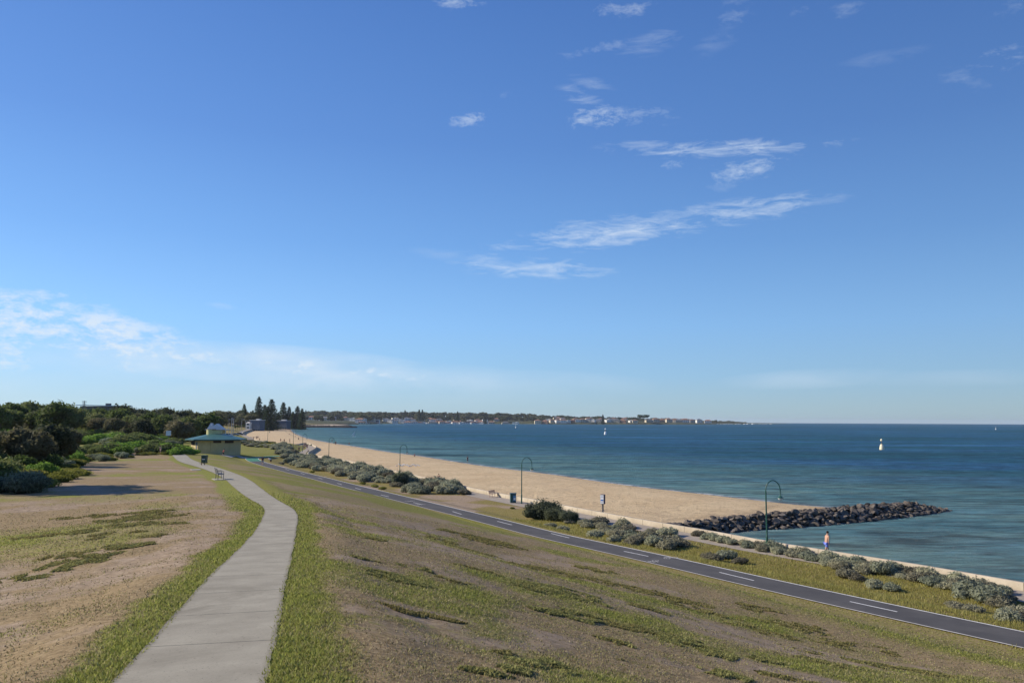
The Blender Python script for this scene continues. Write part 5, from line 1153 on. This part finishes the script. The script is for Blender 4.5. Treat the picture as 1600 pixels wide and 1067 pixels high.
def build_people():
    q = G(1292, 867, ZP); person('shirtless man in blue shorts walking along the sea wall', (q.x, q.y, q.z+.05), R(-70), 'walk', None, (.16, .22, .62), h=1.82, lean=.18)
    dk = person('jogger in a black shirt and pale trousers on the cycle path', at(410, 727, ZB+.25), R(15), 'walk', (.015, .012, .015), (.35, .32, .30), h=1.85)
    person('bending walker in white top and black shorts beside the cycle path', at(423, 725, ZB), R(60), 'bend', (.75, .76, .78), (.015, .015, .02), h=1.7)
    q = hit(348.5, 712.5, 260); person('person in a red top and black shorts before the toilet block', (q.x, q.y, q.z), R(-60), 'walk', (.55, .03, .04), (.02, .015, .015), h=1.7, lean=.35)
    q = hit(251, 710, 300); person('grey shirted person walking past the bushes at far left', (q.x, q.y, q.z), R(160), 'walk', (.16, .15, .17), (.20, .17, .15), h=1.85, lean=.2)
    q = hit(290, 707, 300); person('small grey figure on the crest left of the toilet block', (q.x, q.y, q.z), R(30), 'stand', (.22, .22, .25), (.2, .2, .22), h=1.25)
    b0 = person('bather in dark swimwear standing at the water edge', at(730.5, 722.5, 0.05), R(10), 'stand', (.012, .015, .05), (.012, .015, .05), h=1.75)
    s0 = person('dark clothed person sitting on the sand behind the saltbush hedge', at(685.5, 749, 1.0), R(-20), 'sit', (.03, .03, .04), (.03, .03, .05), h=1.75)
    r0 = person('crouching child in red at the water edge left of the bather', at(648, 714, .1), R(80), 'crouch', (.35, .05, .06), (.06, .06, .08), h=1.6)
    w0 = person('walker in dark clothes on the far sand', at(438.5, 690.5, .9), R(20), 'walk', (.10, .05, .06), (.05, .05, .08), h=1.75, group='people on the far sand')
    w0['label'] = 'walker in dark red top on the far sand left of the posts'
    g0 = person('x', at(466.5, 688.5, .3), R(0), 'stand', (.04, .05, .05), (.05, .06, .07), h=1.8, group='people on the far sand'); g0['label'] = 'tall dark figure standing near the far waterline'
    for (src, px, py, z, rz, lb, sc) in [(w0,444,691,.9,30,'second walker on the far sand beside the red topped one',1),(w0,452.5,690.5,.9,-60,'slim walker beside the short dark post lamp',1),(g0,401,686.5,1,10,'dark figure left of the white topped beachgoer',1),(w0,405.5,689,1,60,'stooping dark figure right of the white topped beachgoer',.9),(g0,396,686,1,0,'small lone figure at the left end of the far sand',.7),
            (g0,524.5,695.8,.1,0,'dark figure at the water edge behind the fourth lamp arm, right one',1.1),(b0,518.8,691,.0,0,'swimmer standing in the shallows behind the fourth lamp arm',.9),(r0,545.5,695,.1,0,'crouching figure at the water edge right of the fourth lamp',1.05),(w0,475.5,701.5,ZP,160,'left walker in the group at the curved lookout',1.1),(g0,478,700.5,ZP,200,'middle walker in the group at the curved lookout',1.1),(w0,480,701.8,ZP,170,'right walker in the group at the curved lookout',1.05),(dk,474,703,ZP,100,'rear walker stepping behind the lookout group',.9),
            (g0,467,706.5,ZP,0,'dark figure alone by the lookout paving edge',1),(s0,481.5,708,ZP,0,'person sitting on the wall at the start of the shadow',1),(g0,451.8,680,0.1,0,'tiny bather far along the waterline',.8),(r0,461,683,.1,0,'tiny crouching bather far along the waterline',.9)]:
        pcopy(src, lb, at(px, py, z), R(rz), sc)
    person('beachgoer in a white top among the dark figures', at(403, 685.5, 1), R(20), 'stand', (.8, .8, .8), (.03, .03, .05), h=1.75)
build_people()
# ================================================================== BIRDS, BUOYS, BOATS
def build_birds():
    m = noisy('gull_white', (.70, .70, .68), (.82, .82, .80), 10, .7, 0); t = thing('gull', 'x', 'bird', (0, 0, 0), 0, 'gulls resting on the sand'); 
    b = MB(); b.ball((0, 0, .20), .1, (.75, 1.7, .85), 10).ball((0, .17, .30), .055, (1, 1, 1), 8).cyl((0, .10, .24), (0, .16, .29), .05, .045, 8).cyl((0, .22, .295), (0, .27, .285), .012, .004, 6); b.done('body', m, t, True)
    b = MB(); b.ball((.055, -.04, .22), .1, (.22, 1.55, .5), 8).ball((-.055, -.04, .22), .1, (.22, 1.55, .5), 8); b.done('wing', noisy('gull_grey', (.25, .27, .30), (.33, .35, .38), 10, .7, 0), t, True)
    for s in (-.03, .03): b = MB(); b.cyl((s, .02, 0), (s, .02, .14), .008, .008, 5); b.done('leg', mat('gull_leg', (.4, .1, .03)), t)
    g = random.Random(2); P = Planter([t])
    for i in range(22):
        px = 618+i*1.75+g.uniform(-.6, .6) if i > 3 else 620+i*3; q = G(px, 728+g.uniform(-1.6, 1.4)-(.4 if i < 8 else 0), 1.0); z = 1.0
        o = P.put(q.x, q.y, 1.25, g.uniform(-.6, .6)+1.2, 'white gull resting in the flock on the sand right of the third lamp'); o.location.z = .93
    def buoy(label, px, py, hpx, col, lean_=0):
        q = G(px, py, 0); k = q.xy.length/FPX; h = hpx*k; t = thing('beacon_buoy', label, 'buoy', q, 0); r = h*.16
        b = MB(); b.lathe([(r*.9, -.5*h*.3), (r*1.25, -.02), (r*1.3, h*.10), (r*.95, h*.38), (r*.55, h*.50)], n=16); b.done('float', col, t, True)
        b = MB(); b.cyl((0, 0, h*.48), (0, 0, h*.78), r*.22, r*.18, 8)
        for a in range(3): b.cyl((r*.5*cos(a*2.1), r*.5*sin(a*2.1), h*.48), (0, 0, h*.78), r*.06, r*.06, 5)
        b.done('mast', M_dgrey, t); b = MB(); b.lathe([(r*.1, h*.74), (r*.6, h*.80), (r*.62, h*.90), (r*.15, h)], n=12); b.done('topmark', col, t, True)
    yl = noisy('buoy_cream', (.62, .56, .38), (.74, .68, .50), 3, .6, .05)
    buoy('large cream beacon buoy alone on the deep water at right', 1378, 702.5, 15.5, yl); buoy('slim white beacon buoy off the middle of the far shore', 946, 679, 10, M_white); buoy('tiny pale buoy close to the far shore, left of the slim beacon', 806, 668.5, 5, M_white); buoy('tiny pale marker on the horizon water at the far right', 1556, 671, 3, M_white)
    q = G(553, 682, 0); t = thing('windsurfer', 'small white sail leaning on the water beyond the fourth lamp', 'sailboard', q, R(20)); b = MB(); b.ball((0, 0, .05), 1, (1.5, .32, .12), 10); b.done('board', M_white, t, True)
    b = MB(); b.cyl((0, 0, .1), (1.0, 0, 4.2), .05, .03, 6); b.done('mast', M_dgrey, t); b = MB(); b.prism([(.2, .0), (2.3, .04), (1.25, .05)], 0, .01)
    b.b.clear(); b.face([(.12, 0, .8), (-1.6, .15, 1.1), (1.0, .05, 4.1)]); b.face([(1.0, .08, 4.1), (-1.6, .18, 1.1), (.12, .03, .8)]); b.done('sail', M_white, t)
    t = thing('floating_bird', 'lone dark bird resting on the water above the sand bend', 'bird', G(711, 688.5, 0)); b = MB(); b.ball((0, 0, .12), .2, (1.8, .8, .7), 8).ball((.32, 0, .42), .09, (1.2, 1, 1), 6).cyl((.25, 0, .15), (.31, 0, .4), .06, .05, 6); b.done('body', mat('bird_black', (.02, .02, .025)), t, True)
    # yachts of the far marina
    t = thing('yacht', 'x', 'boat', (0, 0, 0), 0, 'yachts in the far marina'); b = MB(); v = bmesh.ops.create_cube(b.b, size=1)['verts']
    for q in v: q.co = Vector((q.co.x*(11 if q.co.z > 0 else 8.5), q.co.y*(3.4 if q.co.x < 0 else .8), q.co.z*1.5+.7))
    b.done('hull', M_white, t); b = MB(); b.box((-.8, 0, 1.8), (4, 2, .8), bev=.15); b.done('cabin', M_white, t); b = MB(); b.cyl((.5, 0, 1.2), (.5, 0, 15), .14, .08, 6); b.cyl((.5, 0, 2.6), (-4, 0, 2.5), .08, .08, 5); b.done('mast', mat('mast_alloy', (.55, .56, .58), .4), t)
    P = Planter([t])
    for i in range(26):
        px = 1122+i*3.3+g.uniform(-1.2, 1.2); d = 3450+i*22+g.uniform(-60, 60); v = pdir(px, 660); k = d/math.hypot(v.x, v.y)
        o = P.put(v.x*k, v.y*k, g.uniform(.7, 1.15), g.uniform(0, 3), 'white yacht moored in the crowded marina on the far point'); o.location.z = -curv(v.x*k, v.y*k)
build_birds()
# ================================================================== BUILDINGS
M_tile = noisy('terracotta_roof', (.22, .11, .075), (.32, .18, .12), .5, .9, .1); M_slate = noisy('slate_roof', (.10, .10, .11), (.17, .17, .18), .5, .85, .1); M_win = mat('window_glass', (.03, .045, .06), .12, spec=.6)
M_w = noisy('far_white_render', (.62, .61, .58), (.76, .75, .71), .3, .85, .05); M_cr = noisy('far_cream_render', (.48, .42, .32), (.58, .52, .42), .3, .85, .05); M_br = noisy('brick', (.26, .15, .10), (.34, .21, .15), .6, .9, .1); M_blue = noisy('blue_grey_cladding', (.07, .10, .14), (.11, .14, .19), .6, .7, .1)
def make_house(w, d, h, wm_, rm, group, flat=False, nw=4, name='house', label='x', cat='house', gable=False):
    t = thing(name, label, cat, (0, 0, 0), 0, group); b = MB(); b.box((0, 0, h/2-1), (w, d, h+2)); b.done('wall', wm_, t)
    b = MB(); o = .5
    if flat: b.box((0, 0, h+.2), (w+1, d+1, .4)); b.box((w*.15, 0, h+.9), (w*.3, d*.4, 1.0))
    else:
        r = min(w, d)*.5; hh = r*.55; rx = w/2-(r if not gable else 0)
        A = [(-w/2-o, -d/2-o, h+.02), (w/2+o, -d/2-o, h+.02), (w/2+o, d/2+o, h+.02), (-w/2-o, d/2+o, h+.02)]; T = [(-rx, 0, h+hh), (rx+.01, 0, h+hh)]
        b.face([A[0], A[1], T[1], T[0]]); b.face([A[2], A[3], T[0], T[1]]); b.face([A[1], A[2], T[1]]); b.face([A[3], A[0], T[0]]); b.face(A[::-1])
    rf = b.done('roof', rm, t)
    if not flat: b = MB(); b.box((w*.22, d*.12, h+hh*.9), (.9, .7, 1.6)); b.done('chimney', M_br, rf)
    for fl in range(2 if h > 5 else 1):
        for i in range(nw):
            x = -w/2+w*(i+.5)/nw; b = MB(); b.box((x, -d/2-.03, 1.5+fl*3), (w/nw*.55, .12, 1.5)); b.done('window', M_win, t)
    return t
def build_houses():
    g = random.Random(17); gp = 'houses along the far shore'
    ps = [make_house(15, 10, 6.2, M_w, M_w, gp, True, 4), make_house(18, 11, 5.8, M_w, M_tile, gp, False, 4), make_house(14, 10, 6.2, M_cr, M_tile, gp, False, 3), make_house(20, 11, 6, M_cr, M_slate, gp, False, 5), make_house(13, 9, 6.5, M_w, M_slate, gp, False, 3), make_house(16, 10, 5.6, M_br, M_tile, gp, False, 4)]
    wd = ['flat roofed white house', 'white house with tiled roof', 'cream house with tiled roof', 'long cream house with grey roof', 'narrow white house with grey roof', 'brick house with tiled roof']
    P = Planter(ps); spots = [478,487,497,508,518,552,558,566,572,604,611,618,624,630,637,643,648,655,662,669,676,683,690,699,712,722,731,740,752,768,790,806,840,852,862,872,880,888,894,903,910,918,926,934,950,962,974,986,992,1014,1024,1034,1044,1052,1060,1070,1080,1092,1106]
    wl = lambda px: float(np.interp(px, [450,600,1000,1140,1222], [667,661.8,663.1,662.6,661.9]))
    for i, px in enumerate(spots):
        k = g.choice([0, 1, 4, 0, 1, 4, 2, 3]) if 600 < px < 760 else g.choice([0, 1, 2, 3, 4, 5]); d0 = G(px, wl(px), 0).xy.length if px > 560 else 2350; d = d0+g.uniform(18, 50)
        v = pdir(px, 655); q = d/math.hypot(v.x, v.y); x, y = v.x*q, v.y*q
        P.put(x, y, g.uniform(1.1, 1.5)*(1.25 if px > 1000 else 1), g.uniform(-.5, .5)-v.x*.0, f'{wd[k]} on the far shore {where(px, FARM)}', k)
    for i in range(60):
        px = g.uniform(475, 1100) if i < 34 else g.uniform(596, 770); k = g.randrange(6); d0 = G(px, wl(px), 0).xy.length if px > 560 else 2350; d = d0+g.uniform(60, 110)+(g.uniform(0, 250) if i < 20 else 0); v = pdir(px, 655); q = d/math.hypot(v.x, v.y); x, y = v.x*q, v.y*q
        P.put(x, y, g.uniform(1.0, 1.4), g.uniform(-.5, .5), f'{wd[k]} up the far slope {where(px, FARM)}', k, dz=3)
    # white curved building at the water
    v = pdir(584, 656); q = 2420/math.hypot(v.x, v.y); x, y = v.x*q, v.y*q
    t = thing('waterfront_building', 'wide white building with long blue glass front on the far shore', 'building', (x, y, 1), 0); b = MB(); b.box((0, 0, 5), (36, 16, 13)); b.cyl((-18, 0, -1.5), (-18, 0, 11.5), 8.05, 8.05, 20); b.done('wall', M_w, t)
    b = MB(); b.box((3, -8.2, 7), (28, .6, 4.5)); b.done('window', mat('blue_glass', (.04, .09, .17), .15, spec=.6), t); b = MB(); b.box((0, 0, 11.8), (38, 18, .6)); b.done('roof', M_tile, t); b = MB(); b.box((3, -8.15, 2), (28, .4, 2.2)); b.done('window', M_win, t)
    # dark revetment and beach boxes line
    # long grey roof on the left skyline
    v = pdir(163, 640); q = 420/math.hypot(v.x, v.y); x, y = v.x*q, v.y*q; z = H(x, y, False)
    zt = CAMZ+pdir(163, 631.5).z*q; t = thing('long_roofed_building', 'long low building with pale grey roof on the left skyline', 'building', (x, y, z), R(-8)); hh = zt-z
    b = MB(); b.box((0, 0, hh/2-1.2), (18, 10, hh+.4)); b.done('wall', M_slate, t); b = MB(); b.box((0, 0, hh-.7), (21, 12, .35), ry=R(1)); rf = b.done('roof', noisy('pale_metal_roof', (.40, .45, .48), (.52, .57, .60), .6, .5), t); b = MB(); b.box((2, 0, hh-.1), (1.8, 1.8, 1.0)); b.done('plant_box', M_slate, rf)
    for i in range(5): b = MB(); b.box((-7+i*3.5, -5.05, hh-2.5), (2.4, .12, 1.4)); b.done('window', M_win, t)
    v = pdir(131, 640); q = 400/math.hypot(v.x, v.y); x, y = v.x*q, v.y*q; z = H(x, y, False); zt = CAMZ+pdir(131, 626).z*q; t = thing('signal_mast', 'dark mast with cross arms on the skyline left of the long roof', 'mast', (x, y, z)); b = MB(); b.cyl((0, 0, 0), (0, 0, zt-z), .28, .16, 8); b.done('pole', M_dgrey, t)
    for k in range(3): b = MB(); b.box((0, 0, zt-z-.4-k*.9), (2.0-.3*k, .2, .28)); b.done('cross_arm', M_dgrey, t)
    # white gabled pavilion behind the toilet block
    v = pdir(340, 667); q = 300/math.hypot(v.x, v.y); x, y = v.x*q, v.y*q; z = H(x, y, False); zb = CAMZ+pdir(338, 670.5).z*q
    t = thing('white_pavilion', 'white timber pavilion with pointed gables behind the toilet block', 'building', (x, y, z), R(10)); hh = zb-z
    b = MB(); b.box((0, 0, hh/2-.2), (5, 5, hh+.4)); b.done('wall', M_cream, t); b = MB()
    for (cx_, w_, p_) in ((0, 4.2, 2.0), (-2.0, 1.6, 2.2)):
        A = [(cx_-w_/2-.3, -2.8, hh+.01), (cx_+w_/2+.3, -2.8, hh+.01), (cx_+w_/2+.3, 2.8, hh+.01), (cx_-w_/2-.3, 2.8, hh+.01)]; T = [(cx_, -2.2, hh+p_), (cx_, 2.2, hh+p_)]
        b.face([A[0], A[1], T[0]]); b.face([A[1], A[2], T[1], T[0]]); b.face([A[2], A[3], T[1]]); b.face([A[3], A[0], T[0], T[1]]); b.face(A[::-1])
    b.box((0, 0, hh-.1), (7.4, 6.4, .18)); b.done('roof', M_w, t)
    for s in (-2.3, -.8, .8, 2.3): b = MB(); b.cyl((s+1, -3, 0), (s+1, -3, hh-.2), .1, .1, 8); b.done('column', M_white, t)
    # club buildings by the pines
    def place(nm, lb, px, d, ztop, w, dd, wm_, rm, flat, nw):
        v = pdir(px, 655); q = d/math.hypot(v.x, v.y); x, y = v.x*q, v.y*q; z = H(x, y, False); h = CAMZ+pdir(px, ztop).z*q-z-1.0
        t = make_house(w, dd, h, wm_, rm, None, flat, nw, nm, lb, 'building'); t.location = (x, y, z); t.rotation_euler.z = R(-12); return t
    place('surf_club', 'blue grey club building with white roof left of the flag poles', 402, 785, 655, 11, 9, M_blue, M_w, True, 5); place('sailing_club', 'long blue grey clubhouse with pale roof below the pine row', 441, 960, 656, 17, 10, M_blue, M_w, True, 6); place('cafe', 'low dark cafe with white awning at the end of the beach', 456, 1150, 655.5, 17, 10, M_blue, M_slate, True, 4)
    place('kiosk', 'small pale kiosk between the masts and the club building', 389, 780, 659, 4, 3, M_w, M_w, False, 1)
    # masts and poles
    def poles(nm, cat, gp, L, m, r):
        for (px, yb, yt, lb, z) in L:
            q = G(px, yb, z); k = q.xy.length; v = pdir(px, yt); h = CAMZ+v.z*k/math.hypot(v.x, v.y)-q.z
            t = thing(nm, lb, cat, q, 0, gp); b = MB(); b.cyl((0, 0, -.5), (0, 0, h), r, r*.7, 8); b.done('pole', m, t); b = MB(); b.lathe([(r*1.3, h), (r*1.8, h+r), (r*.4, h+r*2.4)], n=8); b.done('finial', m, t)
            if nm == 'street_light': b = MB(); b.box((.7, 0, h-.1), (1.6, .14, .14)); b.done('arm', m, t); b = MB(); b.box((1.5, 0, h-.16), (.7, .3, .16)); b.done('lamp_head', M_white, t)
    M_gal = noisy('galvanised_steel', (.32, .34, .36), (.44, .46, .48), 3, .5, .05)
    poles('twin_mast', 'mast', None, [(361.5,681.5,654,'left one of the two thick grey masts behind the toilet roof',3),(364,681.5,655,'right one of the two thick grey masts behind the toilet roof',3)], M_gal, .19)
    poles('street_light', 'lamp', 'tall street lights in the car park', [(357,681,655,'street light just left of the twin masts',3),(377,677,655,'street light right of the twin masts',3),(383,675,657,'thin street light left of the club building',3)], M_gal, .12)
    poles('flag_pole', 'pole', 'bare poles on the foreshore lawn', [(p, yb, yt, f'thin bare pole, number {i+1} from left in the row before the pines' if False else f'thin bare foreshore pole {w}', 2.5) for i, (p, yb, yt, w) in enumerate([(411,668,652,'right of the club building'),(418,667,650,'left of the tallest bare poles'),(423,666.5,649,'tallest, in the middle of the row'),(428,666,649,'right of the tallest one'),(432,665.5,653,'shortest at the right end'),(399,670,655,'in front of the club building')])], M_gal, .16)
    # young trees of the foreshore lawn
    YT = Planter([make_tree('young_tree', 'tree', 3.2, 1.0, M_dgreen, 201+i, 'young trees in a row on the foreshore lawn', 500, .22, .30, .62, 5) for i in range(2)])
    for i in range(16):
        px = 368+i*2.9; yb = 674-i*.62; q = G(px, yb-1.2, 2.6); YT.put(q.x, q.y, 1.25, i, 'small dark young tree in the lawn row behind the far sand')
    # parked cars
    def car(label, px, py, col, rz):
        q = hit(px, py, 600); t = thing('parked_car', label, 'car', q, rz); m = mat('car_paint', col, .3, spec=.6); b = MB()
        b.prism([(-2.1, .35), (2.1, .35), (2.15, .75), (1.2, .92), (-2.0, .95), (-2.15, .7)], -.85, .85); bmesh.ops.rotate(b.b, matrix=Matrix.Rotation(pi/2, 3, 'X'), verts=b.b.verts[:]); b.done('body', m, t)
        b = MB(); b.prism([(-1.75, .94), (1.05, .925), (.45, 1.42), (-1.3, 1.45)], -.72, .72); bmesh.ops.rotate(b.b, matrix=Matrix.Rotation(pi/2, 3, 'X'), verts=b.b.verts[:]); b.done('cabin', M_win, t); b = MB(); b.box((-.45, 0, 1.46), (1.7, 1.36, .06)); b.done('roof', m, t)
        for sx in (-1.35, 1.35):
            for sy in (-.8, .8): b = MB(); b.cyl((sx, sy-.1, .32), (sx, sy+.1, .32), .32, .32, 12); b.done('wheel', mat('tyre', (.02, .02, .02)), t)
    car('dark blue car parked behind the toilet roof, left of the masts', 350, 681.5, (.01, .03, .12), .3); car('white van like car parked at the foot of the twin masts', 358, 681, (.7, .7, .7), .2); car('silver car parked right of the twin masts', 368, 680.5, (.35, .37, .40), .1); car('dark car parked at the right end of the car park row', 375, 679.5, (.04, .05, .07), .0)
build_houses()
for o in list(bpy.data.objects):
    if o.get('label') == 'x':
        o['label'] = o.name.split('.')[0].replace('_', ' ')+' not placed'; 
        for c in list(o.children_recursive)+[o]: bpy.data.objects.remove(c)

# ================================================================== HAZE
def build_haze():
    m = bpy.data.materials.new('haze_air'); m.use_nodes = True; nt = m.node_tree; nt.nodes.clear(); v = nt.nodes.new('ShaderNodeVolumePrincipled'); o_ = nt.nodes.new('ShaderNodeOutputMaterial')
    v.inputs['Color'].default_value = (.80, .88, 1.0, 1); v.inputs['Density'].default_value = 3.6e-5; v.inputs['Anisotropy'].default_value = .2; nt.links.new(v.outputs[0], o_.inputs['Volume'])
    b = MB(); b.box((0, 2500, -17), (36000, 34000, 160)); o = b.done('haze', m); tag(o, 'thin pale sea haze over the whole bay', 'haze', kind='stuff')
build_haze()
